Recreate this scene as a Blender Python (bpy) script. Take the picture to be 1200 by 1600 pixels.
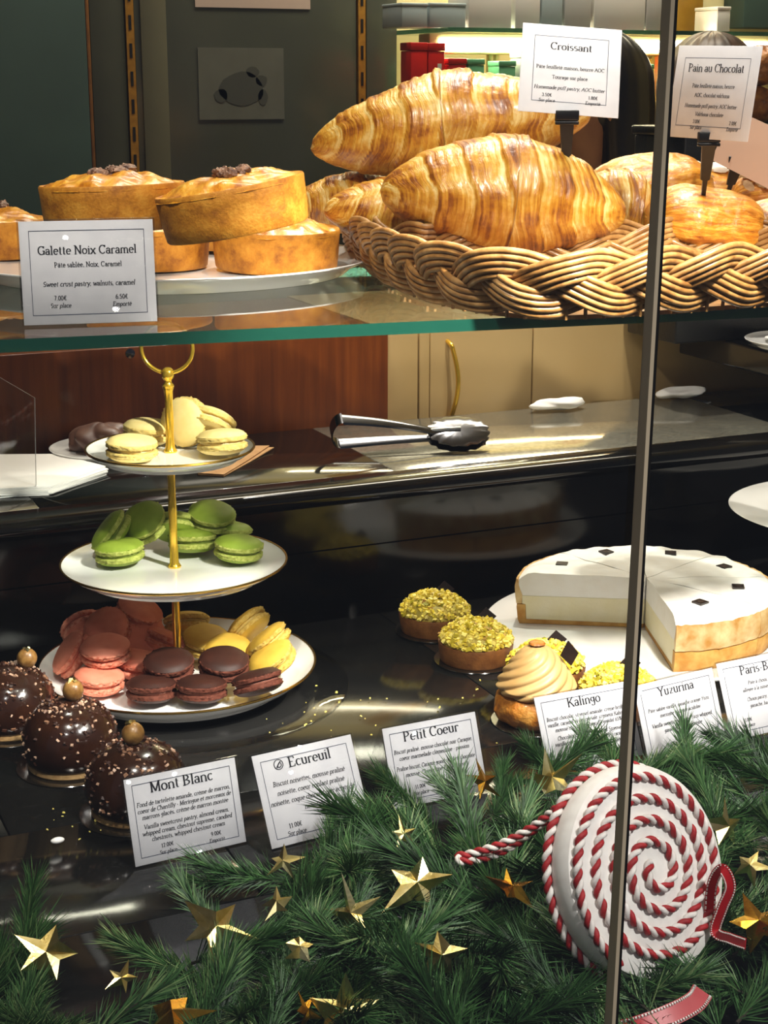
import bpy, bmesh, math, random
from mathutils import Vector, Matrix, Quaternion, noise
R_ = math.radians
PI = math.pi
for o in list(bpy.data.objects):
    bpy.data.objects.remove(o)
scene = bpy.context.scene
C = scene.collection

# ------------------------------------------------------------------ camera
CAM = Vector((0, 0, .575)); FPX = 2500.0; PITCH = R_(15); YAW = R_(24)
cd = bpy.data.cameras.new('camera'); cam = bpy.data.objects.new('camera', cd); C.objects.link(cam)
cam.location = CAM; cam.rotation_euler = (PI/2-PITCH, 0, -YAW)
cd.sensor_fit = 'VERTICAL'; cd.sensor_height = 24; cd.lens = FPX/1600*24
cd.clip_start = .02; cd.clip_end = 50
scene.camera = cam
FW = Vector((math.sin(YAW)*math.cos(PITCH), math.cos(YAW)*math.cos(PITCH), -math.sin(PITCH)))
RT = Vector((math.cos(YAW), -math.sin(YAW), 0)); UP = RT.cross(FW)
def ray(x, y): return FW+RT*((x-600)/FPX)+UP*((800-y)/FPX)
def at_z(x, y, z): d = ray(x, y); return CAM+d*((z-CAM.z)/d.z)
def at_y(x, y, Y): d = ray(x, y); return CAM+d*((Y-CAM.y)/d.y)
def at_d(x, y, dep): return CAM+ray(x, y)*dep

# ------------------------------------------------------------------ world, lights, exposure
w = bpy.data.worlds.new('world'); scene.world = w; w.use_nodes = True
w.node_tree.nodes['Background'].inputs[0].default_value = (.75, .82, 1, 1)
w.node_tree.nodes['Background'].inputs[1].default_value = .10
vs = scene.view_settings
vs.view_transform = 'Standard'; vs.look = 'None'; vs.gamma = 1; vs.use_curve_mapping = False; vs.exposure = 0.0
def spot(name, loc, aim, power, size=70, radius=.03, col=(1, .93, .82), blend=.5):
    l = bpy.data.lights.new(name, 'SPOT'); l.energy = power; l.spot_size = R_(size); l.spot_blend = blend
    l.shadow_soft_size = radius; l.color = col
    o = bpy.data.objects.new(name, l); C.objects.link(o); o.location = loc
    o.rotation_euler = (Vector(aim)-Vector(loc)).to_track_quat('-Z', 'Y').to_euler(); return o
# ceiling spots behind the display and a row of spots along the top of the window
spot('ceiling_spot', (.42, 2.02, 2.15), (.42, 1.60, 0), 40, 60)
spot('ceiling_spot', (1.15, 1.98, 2.15), (.98, 1.45, 0), 150, 42)
spot('window_spot', (.10, .70, 1.30), (.40, 1.42, .12), 45, 66, blend=.8)
spot('window_spot', (.55, .70, 1.30), (.66, 1.42, .12), 15, 66, blend=.8)
spot('window_spot', (1.00, .70, 1.30), (.95, 1.40, .12), 34, 66, blend=.8)
spot('low_fill_spot', (.72, .70, .80), (.42, 1.43, .12), 100, 31, blend=.6)  # added low fill, reaches the cake stand beneath the tart plate
spot('low_fill_spot', (.78, .70, .90), (.84, 1.38, .02), 92, 36, blend=.7)  # added low fill for the pie and pistachio tarts
spot('outside_fill_spot', (1.0, -.55, 1.9), (.60, .84, .06), 210, 24, radius=.08, col=(1, .97, .93), blend=.8)  # added fill from outside the window, brightens the peppermint disc
spot('outside_fill_spot', (-.5, -.55, 1.9), (.28, .92, .05), 24, 34, radius=.08, col=(1, .97, .93), blend=.8)  # added fill from outside for the left part of the garland
al = bpy.data.lights.new('ceiling_fill', 'AREA'); al.shape = 'RECTANGLE'; al.size = 1.6; al.size_y = .3; al.energy = 40; al.color = (1, .9, .72)  # area light added as ambient fill, no fixture behind it
ao = bpy.data.objects.new('ceiling_fill', al); C.objects.link(ao); ao.location = (1.6, 2.6, 2.15)

# ------------------------------------------------------------------ materials
def lin(h):
    h = h.lstrip('#'); v = [int(h[i:i+2], 16)/255 for i in (0, 2, 4)]
    return tuple((c/12.92 if c <= .04045 else ((c+.055)/1.055)**2.4) for c in v)+(1,)
MATS = {}
class NT:
    def __init__(s, name):
        s.m = bpy.data.materials.new(name); s.m.use_nodes = True; s.t = s.m.node_tree; s.n = s.t.nodes; s.l = s.t.links
        s.b = s.n['Principled BSDF']; s.out = s.n['Material Output']; MATS[name] = s.m
    def add(s, typ, **kw):
        nd = s.n.new(typ)
        for k, v in kw.items():
            if k.startswith('i_'):
                key = k[2:]; key = int(key) if key.isdigit() else key.replace('_', ' ')
                nd.inputs[key].default_value = v
            else: setattr(nd, k, v)
        return nd
    def link(s, a, b): s.l.new(a, b)
    def ramp(s, fac, stops):
        r = s.n.new('ShaderNodeValToRGB'); e = r.color_ramp.elements
        while len(e) < len(stops): e.new(.5)
        for k, (p, c) in enumerate(stops):
            e[k].position = p; e[k].color = lin(c) if isinstance(c, str) else c
        s.link(fac, r.inputs[0]); return r.outputs[0]
    def coord(s, kind='Object'): return s.n.new('ShaderNodeTexCoord').outputs[kind]
    def noise(s, scale, detail=4, vec=None, rough=.55):
        nd = s.n.new('ShaderNodeTexNoise'); nd.inputs['Scale'].default_value = scale; nd.inputs['Detail'].default_value = detail; nd.inputs['Roughness'].default_value = rough
        s.link(vec if vec is not None else s.coord(), nd.inputs['Vector']); return nd.outputs['Fac']
    def bump(s, h, strength=.3, dist=.001):
        b = s.n.new('ShaderNodeBump'); b.inputs['Strength'].default_value = strength; b.inputs['Distance'].default_value = dist
        s.link(h, b.inputs['Height']); s.link(b.outputs[0], s.b.inputs['Normal'])
    def set(s, rough=.5, metal=0, spec=.5, coat=0, coat_r=.1, sss=0):
        s.b.inputs['Roughness'].default_value = rough; s.b.inputs['Metallic'].default_value = metal
        s.b.inputs['Specular IOR Level'].default_value = spec; s.b.inputs['Coat Weight'].default_value = coat; s.b.inputs['Coat Roughness'].default_value = coat_r
        if sss:
            s.b.inputs['Subsurface Weight'].default_value = sss; s.b.inputs['Subsurface Scale'].default_value = .004
        return s
def M(name, c1, c2=None, scale=40, rough=.5, metal=0, spec=.5, coat=0, bump=0, bscale=None, bdist=.001, sss=0, lo=.35, hi=.65):
    if name in MATS: return MATS[name]
    t = NT(name).set(rough, metal, spec, coat, sss=sss)
    if c2:
        t.link(t.ramp(t.noise(scale), [(lo, c1), (hi, c2)]), t.b.inputs['Base Color'])
    else: t.b.inputs['Base Color'].default_value = lin(c1)
    if bump: t.bump(t.noise(bscale or scale*3), bump, bdist)
    return t.m
def clear_mat(name, tint=(1, 1, 1, 1), ior=1.5, rough=0.0):
    t = NT(name); tr = t.add('ShaderNodeBsdfTransparent'); tr.inputs[0].default_value = tint
    g = t.add('ShaderNodeBsdfGlossy'); g.inputs['Roughness'].default_value = rough
    f = t.add('ShaderNodeFresnel'); ge = t.add('ShaderNodeNewGeometry'); mr = t.add('ShaderNodeMapRange')   # same reflectance from both sides of the sheet
    mr.inputs['To Min'].default_value = ior; mr.inputs['To Max'].default_value = 1/ior; t.link(ge.outputs['Backfacing'], mr.inputs[0]); t.link(mr.outputs[0], f.inputs[0])
    mx = t.add('ShaderNodeMixShader'); t.link(f.outputs[0], mx.inputs[0]); t.link(tr.outputs[0], mx.inputs[1]); t.link(g.outputs[0], mx.inputs[2])
    t.link(mx.outputs[0], t.out.inputs[0]); return t.m
def emit_mat(name, col, s):
    t = NT(name); e = t.add('ShaderNodeEmission'); e.inputs[0].default_value = lin(col); e.inputs[1].default_value = s
    t.link(e.outputs[0], t.out.inputs[0]); return t.m

def granite(name, base, fleck, rough):
    t = NT(name).set(rough, 0, .5)
    v = t.add('ShaderNodeTexVoronoi'); v.inputs['Scale'].default_value = 420; t.link(t.coord(), v.inputs['Vector'])
    n = t.noise(90, 6)
    mlt = t.add('ShaderNodeMath', operation='MULTIPLY'); t.link(v.outputs['Distance'], mlt.inputs[0]); t.link(n, mlt.inputs[1])
    t.link(t.ramp(mlt.outputs[0], [(.1, base), (.38, base), (.6, fleck)]), t.b.inputs['Base Color'])
    rr = t.add('ShaderNodeMapRange'); rr.inputs['To Min'].default_value = rough*.7; rr.inputs['To Max'].default_value = rough*1.6
    t.link(t.noise(14, 5), rr.inputs[0]); t.link(rr.outputs[0], t.b.inputs['Roughness']); return t.m
granite('deck_stone', '#151514', '#232322', .10)
granite('ledge_stone', '#0e0e0d', '#2c2a26', .09); MATS['ledge_stone'].node_tree.nodes['Principled BSDF'].inputs['Specular IOR Level'].default_value = .9
M('black_gloss', '#0a0908', '#120f0c', 8, .12)
M('black_plastic', '#0b0b0c', rough=.35)
M('paper', '#dedee2', '#d6d6db', 60, .75)
M('print_ink', '#23242b', rough=.8)
M('print_navy', '#3b4258', rough=.8)
M('porcelain', '#f1f0ec', rough=.12, coat=.6)
M('gold', '#f2c542', rough=.2, metal=.75, coat=.3)
M('gold_rim', '#c9a24a', rough=.25, metal=1)
M('steel', '#77777a', rough=.16, metal=1)
M('gold_foil', '#d8c070', '#f4e8b0', 60, .28, 1, bump=.5, bscale=160, bdist=.0006)
M('gold_foil_deep', '#c88a1e', '#e8bd4a', 60, .25, 1, bump=.5, bscale=160, bdist=.0006)
clear_mat('window_glass', (.985, .99, .99, 1)); clear_mat('clear_plastic', (.97, .97, .97, 1), 1.45); clear_mat('shelf_glass', (.93, .965, .95, 1), 1.5)
t = NT('glass_edge').set(.12, 0, .6); t.b.inputs['Base Color'].default_value = lin('#1a4f41'); t.b.inputs['Transmission Weight'].default_value = .35; t.b.inputs['Emission Color'].default_value = (0, 0, 0, 1)

# ------------------------------------------------------------------ mesh helpers
class MB:
    def __init__(s): s.v = []; s.f = []; s.uv = None; s.mi = []; s.cur = 0; s.col = None
    def vert(s, p): s.v.append(tuple(p)); return len(s.v)-1
    def face(s, *i): s.f.append(tuple(i)); s.mi.append(s.cur)
    def box(s, x0, x1, y0, y1, z0, z1):
        b = len(s.v)
        for z in (z0, z1):
            for (x, y) in ((x0, y0), (x1, y0), (x1, y1), (x0, y1)): s.v.append((x, y, z))
        for q in ((3, 2, 1, 0), (4, 5, 6, 7), (0, 1, 5, 4), (1, 2, 6, 5), (2, 3, 7, 6), (3, 0, 4, 7)): s.face(*[b+k for k in q])
        return s
    def obox(s, o, u, v, n):
        b = len(s.v); o, u, v, n = map(Vector, (o, u, v, n))
        for k in (0, 1):
            for q in (o, o+u, o+u+v, o+v): s.v.append(tuple(q+n*k))
        for q in ((3, 2, 1, 0), (4, 5, 6, 7), (0, 1, 5, 4), (1, 2, 6, 5), (2, 3, 7, 6), (3, 0, 4, 7)): s.face(*[b+k for k in q])
        return s
    def grid(s, rows, closed_u=False, caps=False):
        b = len(s.v); n = len(rows[0])
        for r in rows:
            for p in r: s.v.append(tuple(p))
        for i in range(len(rows)-1):
            for j in range(n if closed_u else n-1):
                k = (j+1) % n
                s.face(b+i*n+j, b+i*n+k, b+(i+1)*n+k, b+(i+1)*n+j)
        if caps:
            s.face(*[b+j for j in reversed(range(n))]); e = b+(len(rows)-1)*n; s.face(*[e+j for j in range(n)])
        return s
    def lathe(s, prof, n=48, fn=None, c=(0, 0, 0)):
        rows = []; hollow = prof[0][0] > 1e-6
        if hollow: prof = list(prof)+[prof[0]]
        for i, (r, z) in enumerate(prof):
            row = []
            for j in range(n):
                a = 2*PI*j/n; rr, zz = (r, z) if fn is None else fn(r, z, a, i)
                row.append((c[0]+rr*math.cos(a), c[1]+rr*math.sin(a), c[2]+zz))
            rows.append(row)
        if hollow: rows[-1] = rows[0]
        return s.grid(rows, True, not hollow)
    def tube(s, pts, r, n=8, closed=False, caps=True):
        pts = [Vector(p) for p in pts]; m = len(pts); rows = []; up = None
        for i, p in enumerate(pts):
            a = pts[(i-1) % m] if (closed or i) else p; b = pts[(i+1) % m] if (closed or i < m-1) else p
            t = (b-a).normalized()
            if up is None:
                up = t.orthogonal().normalized()
            up = (up-t*up.dot(t)).normalized(); sd = t.cross(up)
            rr = r(i/(m-1)) if callable(r) else r
            rows.append([p+up*math.cos(2*PI*k/n)*rr+sd*math.sin(2*PI*k/n)*rr for k in range(n)])
        if closed: rows.append(rows[0]); caps = False
        return s.grid(rows, True, caps)
    def prism(s, poly, z0, z1):
        b = len(s.v); n = len(poly)
        for z in (z0, z1):
            for (x, y) in poly: s.v.append((x, y, z))
        s.face(*[b+k for k in reversed(range(n))]); s.face(*[b+n+k for k in range(n)])
        for k in range(n): q = (k+1) % n; s.face(b+k, b+q, b+n+q, b+n+k)
        return s
    def extrude_x(s, prof, x0, x1):   # prof (y,z)
        b = len(s.v); n = len(prof)
        for x in (x0, x1):
            for (y, z) in prof: s.v.append((x, y, z))
        s.face(*[b+k for k in range(n)]); s.face(*[b+n+k for k in reversed(range(n))])
        for k in range(n): q = (k+1) % n; s.face(b+q, b+k, b+n+k, b+n+q)
        return s
    def mesh(s, name, mat, smooth=True, angle=40):
        me = bpy.data.meshes.new(name); me.from_pydata(s.v, [], s.f)
        for mm in (mat if isinstance(mat, (list, tuple)) else [mat]): me.materials.append(MATS[mm] if isinstance(mm, str) else mm)
        if isinstance(mat, (list, tuple)): me.polygons.foreach_set('material_index', s.mi)
        if s.uv:
            ul = me.uv_layers.new(name='UVMap'); idx = [l.vertex_index for l in me.loops]
            for k, vi in enumerate(idx): ul.data[k].uv = s.uv[vi]
        if s.col:
            ca = me.color_attributes.new('tone', 'FLOAT_COLOR', 'POINT')
            for k, c in enumerate(s.col): ca.data[k].color = (c, c, c, 1)
        bm = bmesh.new(); bm.from_mesh(me); bmesh.ops.recalc_face_normals(bm, faces=bm.faces[:]); bm.to_mesh(me); bm.free()
        if smooth:
            me.polygons.foreach_set('use_smooth', [True]*len(me.polygons))
            if angle: me.set_sharp_from_angle(angle=R_(angle))
        me.update(); return me
def link_mesh(name, me, parent=None):
    o = bpy.data.objects.new(name, me); C.objects.link(o); o.parent = parent; return o
def part(name, mb, mat, parent=None, smooth=True, angle=40): return link_mesh(name, mb.mesh(name, mat, smooth, angle), parent)
def tag(o, label, cat, group=None, kind=None):
    o['label'] = label; o['category'] = cat
    if group: o['group'] = group
    if kind: o['kind'] = kind
    return o
def thing(name, label, cat, loc=(0, 0, 0), rot=(0, 0, 0), group=None):
    o = bpy.data.objects.new(name, None); C.objects.link(o); o.empty_display_size = .02; o.location = loc
    if isinstance(rot, Quaternion): o.rotation_mode = 'QUATERNION'; o.rotation_quaternion = rot
    else: o.rotation_euler = rot
    return tag(o, label, cat, group)
def struct(name, mb, mat, parent=None, smooth=False):
    o = part(name, mb, mat, parent, smooth)
    if parent is None: o['kind'] = 'structure'
    return o
def bevelled(mb, mat, width, seg=2, name='part'):
    me = mb.mesh(name, mat, True, 0); bm = bmesh.new(); bm.from_mesh(me)
    bmesh.ops.bevel(bm, geom=bm.edges[:], offset=width, segments=seg, affect='EDGES', profile=.5)
    bm.to_mesh(me); bm.free(); me.polygons.foreach_set('use_smooth', [True]*len(me.polygons)); me.set_sharp_from_angle(angle=R_(50)); return me
def bpart(name, mb, mat, width, parent=None, seg=2): return link_mesh(name, bevelled(mb, mat, width, seg, name), parent)
def nz(x, y, z, s=1): return noise.noise(Vector((x*s, y*s, z*s)))
def ease(t): return t*t*(3-2*t)
def catmull(pts, n=8, closed=False):
    pts = [Vector(p) for p in pts]; m = len(pts); out = []
    for i in range(m if closed else m-1):
        g = lambda k: pts[k % m] if closed else pts[min(max(k, 0), m-1)]
        p0, p1, p2, p3 = g(i-1), g(i), g(i+1), g(i+2)
        for k in range(n):
            t = k/n
            out.append(.5*((2*p1)+(p2-p0)*t+(2*p0-5*p1+4*p2-p3)*t*t+(3*p1-p0-3*p2+p3)*t**3))
    if not closed: out.append(pts[-1])
    return out

# ================================================================== ROOM
SHELF = .395; LEDGE = .145; DECK_BACK = 1.607; WALL_Y = 3.0
M('floor_tile', '#4a4038', '#3a332c', 6, .4)
M('teal_paint', '#3a524d', '#344a46', 5, .6)
M('dark_green', '#3c4034', '#45483a', 6, .5)
M('ceiling_paint', '#c9c1b0', rough=.9)
M('warm_wall', '#d9c988', '#cdbb74', 3, .7)
M('orange_wood', '#8a5a22', '#6f4416', 30, .45)
t = NT('brown_wood').set(.28, 0, .5, .3)
mp = t.add('ShaderNodeMapping'); mp.inputs['Scale'].default_value = (90, 90, 5); t.link(t.coord(), mp.inputs[0])
t.link(t.ramp(t.noise(1, 6, mp.outputs[0]), [(.25, '#5a2a08'), (.55, '#74390d'), (.8, '#874814')]), t.b.inputs['Base Color'])
M('cream_lacquer', '#c2a672', '#b89b66', 4, .35)
struct('floor', MB().box(-1.6, 3.4, .55, 3.1, -.92, -.9), 'floor_tile')
struct('ceiling', MB().box(-1.6, 3.4, .55, 3.1, 2.25, 2.3), 'ceiling_paint')
struct('wall_left', MB().box(-1.62, -1.58, .55, 3.1, -.9, 2.25), 'dark_green')
struct('wall_right', MB().box(3.38, 3.42, .55, 3.1, -.9, 2.25), 'warm_wall')
struct('wall_back', MB().box(-1.6, 3.4, WALL_Y+.12, WALL_Y+.16, -.9, 2.25), 'warm_wall')

# window: two panes joined by a slim metal joint
PANE_Y = .62
p_top = at_y(1047, 0, PANE_Y); p_bot = at_y(955, 1600, PANE_Y)
def pole_x(z): return p_bot.x+(p_top.x-p_bot.x)*(z-p_bot.z)/(p_top.z-p_bot.z)
for k, (xa, xb) in enumerate(((-1.55, None), (None, 3.35))):
    z0, z1 = -.02, 2.2; mb = MB()
    g = .0015
    if xb is None: q = [(xa, z0), (pole_x(z0)-g, z0), (pole_x(z1)-g, z1), (xa, z1)]
    else: q = [(pole_x(z0)+g, z0), (xb, z0), (xb, z1), (pole_x(z1)+g, z1)]
    b = len(mb.v)
    for y in (PANE_Y-.003, PANE_Y+.003):
        for (x, z) in q: mb.v.append((x, y, z))
    for f in ((0, 1, 2, 3), (7, 6, 5, 4), (0, 4, 5, 1), (1, 5, 6, 2), (2, 6, 7, 3), (3, 7, 4, 0)): mb.face(*f)
    struct('window_%d' % (k+1), mb, 'window_glass')
M('joint_metal', '#b8a88e', rough=.4, metal=.25); M('joint_seal', '#0c0a09', rough=.4)
root = thing('window_joint', 'slim bronze metal joint running up between the two window panes', 'window joint', (pole_x(-.02), PANE_Y, -.02))
dx = pole_x(2.2)-pole_x(-.02)
for nm, x0, x1, mt in (('metal_strip', -.0019, .0002, 'joint_metal'), ('dark_seal', .0002, .0018, 'joint_seal')):
    mb = MB(); 
    for (x, z) in ((0, 0), (dx, 2.22)):
        for (a, y) in ((x0, -.0036), (x1, -.0036), (x1, .0036), (x0, .0036)): mb.v.append((x+a, y, z))
    for f in ((0, 1, 2, 3), (7, 6, 5, 4), (0, 4, 5, 1), (1, 5, 6, 2), (2, 6, 7, 3), (3, 7, 4, 0)): mb.face(*f)
    part(nm, mb, mt, root, False)

# display counter: black stone slabs with joints, riser, ledge
root = thing('display_counter', 'polished black stone display counter with tiled deck and raised rear ledge', 'counter', (0, 1.1, -.9))
def off(mb, o): mb.v = [tuple(Vector(v)-Vector(o)) for v in mb.v]; return mb
O = (0, 1.1, -.9)
ys = [.64, 1.005, 1.178, DECK_BACK]; xs = [-1.2, -.35, .13, .62, 1.12, 1.62, 2.4]
for i in range(3):
    for j in range(6):
        sh = (0, .22, .07)[i]
        xa, xb = xs[j]+sh, xs[j+1]+sh
        bpart('stone_slab', off(MB().box(xa+.0006, xb-.0006, ys[i]+.0005, ys[i+1]-.0005, -.02, 0), O), 'deck_stone', .0007, root, 1)
part('counter_body', off(MB().box(-1.2, 2.4, .66, 1.88, -.9, -.0215), O), 'black_gloss', root, False)
part('riser_panel', off(MB().box(-1.2, 2.4, DECK_BACK, DECK_BACK+.02, 0, .066), O), 'black_gloss', root, False)
part('riser_panel', off(MB().box(-1.2, 2.4, DECK_BACK+.001, DECK_BACK+.02, .0675, LEDGE-.03), O), 'black_gloss', root, False)
nose = [(DECK_BACK+.02, LEDGE-.034), (DECK_BACK-.004, LEDGE-.034), (DECK_BACK-.004, LEDGE-.026)]
nose += [(DECK_BACK-.008-.011*math.sin(a), LEDGE-.013-.011*math.cos(a)) for a in [PI*k/8 for k in range(1, 8)]]
nose += [(DECK_BACK-.004, LEDGE-.001), (DECK_BACK+.004, LEDGE), (DECK_BACK+.02, LEDGE)]
part('ledge_moulding', off(MB().extrude_x(nose, -1.2, 2.4), O), 'black_gloss', root, True, 30)
t = NT('mottled_steel').set(.13, .75, .5)
t.link(t.ramp(t.noise(260, 5, rough=.7), [(.32, '#8c8a7c'), (.5, '#c2beac'), (.68, '#d6d2c0')]), t.b.inputs['Base Color']); t.bump(t.noise(420, 3), .08, .0004)
lx = [-1.2, .33, at_z(548, 700, LEDGE).x, 1.30, 2.4]
for k in range(4):
    bpart('ledge_slab', off(MB().box(lx[k]+.0004, lx[k+1]-.0004, DECK_BACK+.0205, 1.885, LEDGE-.03, LEDGE), O), 'mottled_steel' if k == 2 else 'ledge_stone', .0006, root, 1)
part('ledge_body', off(MB().box(-1.2, 2.4, DECK_BACK+.021, 1.88, -.0205, LEDGE-.0305), O), 'black_gloss', root, False)

# wood panel and cream cabinets behind the ledge
CY = 1.93; CT = .262
xw = at_y(598, 600, CY).x
root = thing('wood_panel', 'reddish brown varnished wood panel standing behind the ledge', 'panel', (0, CY, -.9))
O = (0, CY, -.9)
for a, b in ((-1.2, -.25), (-.248, .24), (.242, xw-.001)):
    bpart('wood_board', off(MB().box(a, b, CY-.02, CY+.01, -.9, CT), O), 'brown_wood', .0012, root)
part('back_batten', off(MB().box(-1.2, xw-.001, CY+.0105, CY+.35, -.9, CT-.002), O), 'brown_wood', root, False)
part('screw_cover', off(MB().lathe([(0, 0), (.006, 0), (.006, .002), (0, .003)], 16), (0, 0, 0)), 'steel', root)
sc = [c for c in root.children if c.name.startswith('screw_cover')][0]; sc.rotation_euler = (PI/2, 0, 0); pp = at_y(203, 552, CY-.02); sc.location = Vector((pp.x, CY-.0199, pp.z))-Vector(O)
root = thing('cream_cabinet', 'cream lacquered cabinet with brass bow handle behind the ledge', 'cabinet', (xw, CY, -.9)); O = (xw, CY, -.9)
part('carcass', off(MB().box(xw, 2.6, CY+.012, CY+.36, -.9, CT), O), 'cream_lacquer', root, False)
x1 = at_y(650, 600, CY).x; x2 = at_y(667, 600, CY).x; x3 = at_y(827, 600, CY).x
bpart('end_panel', off(MB().box(xw+.0005, x1-.001, CY-.008, CY+.0118, -.9, CT-.003), O), 'cream_lacquer', .001, root)
bpart('stile', off(MB().box(x1+.0005, x2-.001, CY-.010, CY+.0118, -.9, CT-.003), O), 'cream_lacquer', .001, root)
for k, (a, b) in enumerate(((x2, x3), (x3, x3+.42), (x3+.42, 2.58))):
    d = bpart('door', off(MB().box(a+.001, b-.001, CY-.008, CY+.0118, -.9, CT-.003), O), 'cream_lacquer', .0012, root)
    if k == 0:
        a0 = at_y(697, 533, CY-.008); a1 = at_y(702, 655, CY-.008)
        path = [(a0.x+.002, CY-.008, a0.z), (a0.x+.002, CY-.02, a0.z-.004)]+[(a0.x+.003+.004*math.sin(PI*q/10), CY-.022-.010*math.sin(PI*q/10), a0.z-.008+(a1.z+.008-a0.z+.008)*q/10) for q in range(11)]+[(a1.x, CY-.02, a1.z+.004), (a1.x, CY-.008, a1.z)]
        part('handle', off(MB().tube(catmull(path, 4), .0032, 10), O), 'gold', d)
# side counter on the right
root = thing('side_counter', 'cream side counter with thick black stone top', 'counter', (1.9, 2.0, -.9)); O = (1.9, 2.0, -.9)
bpart('stone_top', off(MB().box(1.315, 2.6, 1.62, 1.912, .20, .236), O), 'ledge_stone', .003, root)
part('side_body', off(MB().box(1.75, 2.58, 1.64, 1.90, LEDGE+.0005, .1995), O), 'cream_lacquer', root, False)

# back wall dressing
M('mirror_grey', '#484b40', '#525548', 3, .18, 0, .6)
M('dark_board', '#23241e', '#2b2c25', 4, .3)
root = thing('wall_panelling', 'dark teal and grey wall panelling behind the nut tarts', 'wall panelling', (.9, WALL_Y, -.9)); O = (.9, WALL_Y, -.9)
wx = lambda px, py=130: at_y(px, py, WALL_Y).x
xe = wx(620)
for nm, a, b, m_ in (('teal_board', -1.4, wx(138), 'teal_paint'), ('edge_strip', wx(138)+.0005, wx(144), 'orange_wood'), ('olive_board', wx(144)+.0005, wx(198), 'dark_green'), ('grey_board', wx(213), wx(557), 'mirror_grey'), ('end_board', wx(573), xe, 'mirror_grey')):
    bpart(nm, off(MB().box(a, b, WALL_Y, WALL_Y+.02, -.9, 1.8), O), m_, .001, root)
bpart('pale_strip', off(MB().box(wx(222), wx(262), WALL_Y-.004, WALL_Y-.0005, -.9, 1.8), O), M('pale_olive', '#66644e', '#5e5c48', 5, .5), .001, root)
part('support_frame', off(MB().box(-1.4, xe, WALL_Y+.0205, WALL_Y+.115, -.9, 1.8), O), 'dark_board', root, False)
M('brass_strip', '#b8852a', '#a07020', 60, .45, .3)
for k, pxs in enumerate((206, 565)):
    x = wx(pxs)
    r2 = thing('slotted_upright', ('slotted brass shelf upright on the dark wall beside the olive board', 'slotted brass shelf upright on the dark wall beside the upper croissant')[k], 'shelf upright', (x, WALL_Y, -.9), group='slotted wall uprights')
    part('channel', MB().box(-.0075, .0075, -.003, .0195, 0, 2.7), 'brass_strip', r2, False)
    mb = MB()
    for q in range(54): mb.box(-.0026, .0026, -.0038, -.0031, .02+q*.05, .02+q*.05+.026)
    s_ = part('slot', mb, 'joint_seal', r2, False); s_['kind'] = 'stuff'
# paper notice and mirrored print on the grey board
a = at_y(305, 10, WALL_Y-.002); b = at_y(485, 17, WALL_Y-.002)
M('pinkish_paper', '#c9b4a8', rough=.8)
tag(part('paper_notice', MB().box(a.x, b.x, WALL_Y-.0022, WALL_Y-.0006, b.z+.003, b.z+.2), 'pinkish_paper', None, False), 'pale pink paper notice fixed to the grey wall board at the top of the picture', 'notice')
a = at_y(308, 74, WALL_Y); b = at_y(444, 186, WALL_Y)
M('dim_paper', '#66685e', '#5f6157', 20, .5); M('dim_ink', '#454740', rough=.6)
O = ((a.x+b.x)/2, WALL_Y-.0022, (a.z+b.z)/2)
root = thing('reflected_print', 'dim grey mirror reflection of a round pot print, modelled on the grey wall board', 'reflected print', O)  # a mirror reflection, built as a flat sheet in dimmed colours
W, H = (b.x-a.x)/2, (a.z-b.z)/2
part('sheet', MB().box(-W, W, 0, .0016, -H, H), 'dim_paper', root, False)
mb = MB()
def blob(cx, cz, rx, rz, sd):
    n = 20; i0 = len(mb.v)
    for y in (-.0006, -.0001):
        for k in range(n):
            f = 1+.18*nz(math.cos(2*PI*k/n)*1.5+sd, math.sin(2*PI*k/n)*1.5, sd)
            mb.v.append((cx+rx*f*math.cos(2*PI*k/n), y, cz+rz*f*math.sin(2*PI*k/n)))
    mb.face(*[i0+k for k in range(n)]); mb.face(*[i0+n+k for k in reversed(range(n))])
    for k in range(n): mb.face(i0+k, i0+n+k, i0+n+(k+1) % n, i0+(k+1) % n)
for q in ((0, -.010, .045, .030, 1), (.022, .022, .013, .010, 2), (.04, .006, .012, .010, 3), (-.042, -.022, .014, .012, 4), (.042, -.025, .010, .014, 5)): blob(*q)
part('drawing', mb, 'dim_ink', root, False)
# small pale things seen along the grey board (bottles on a far shelf reflected in it in the photo are left as plain board)

# ================================================================== BACK BAR
BY = WALL_Y-.12
root = thing('back_bar', 'brightly lit wall shelving with glass shelves behind the croissants', 'shelving', (1.9, WALL_Y, -.9)); O = (1.9, WALL_Y, -.9)
M('bar_back', '#e8dfb0', '#dccf96', 3, .5); M('bar_frame', '#d8c98c', rough=.35, metal=.3); M('yellow_wood', '#c79a2c', '#b5861c', 20, .4)
emit_mat('led_strip', '#fff3d0', 45)
bx0, bx1 = xe+.004, wx(1150, 60)
part('back_board', off(MB().box(bx0, 2.9, WALL_Y+.06, WALL_Y+.08, -.9, 1.6), O), 'bar_back', root, False)
zt = at_y(800, 44, BY-.1).z
def gshelf(z, xa, xb, y0, y1, th=.008):
    mb = MB().box(xa, xb, y0, y1, z-th, z); mb.mi = [0]*6; mb.mi[2] = 1; mb.mi[3] = 1; mb.mi[5] = 1
    return part('glass_shelf', off(mb, O), ['shelf_glass', 'glass_edge'], root, False)
gshelf(zt, bx0, bx1, BY-.1, WALL_Y+.058)
zb = at_y(1000, 158, BY-.1).z
bpart('lower_shelf', off(MB().box(bx0, bx1, BY-.08, WALL_Y+.058, zb-.02, zb), O), 'bar_frame', .002, root)
bpart('light_housing', off(MB().box(bx0, bx1, BY-.02, BY+.03, zt-.046, zt-.0085), O), 'bar_frame', .003, root)
part('led_tube', off(MB().box(bx0+.02, bx1-.02, BY-.024, BY-.0205, zt-.040, zt-.018), O), 'led_strip', root, False)
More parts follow.
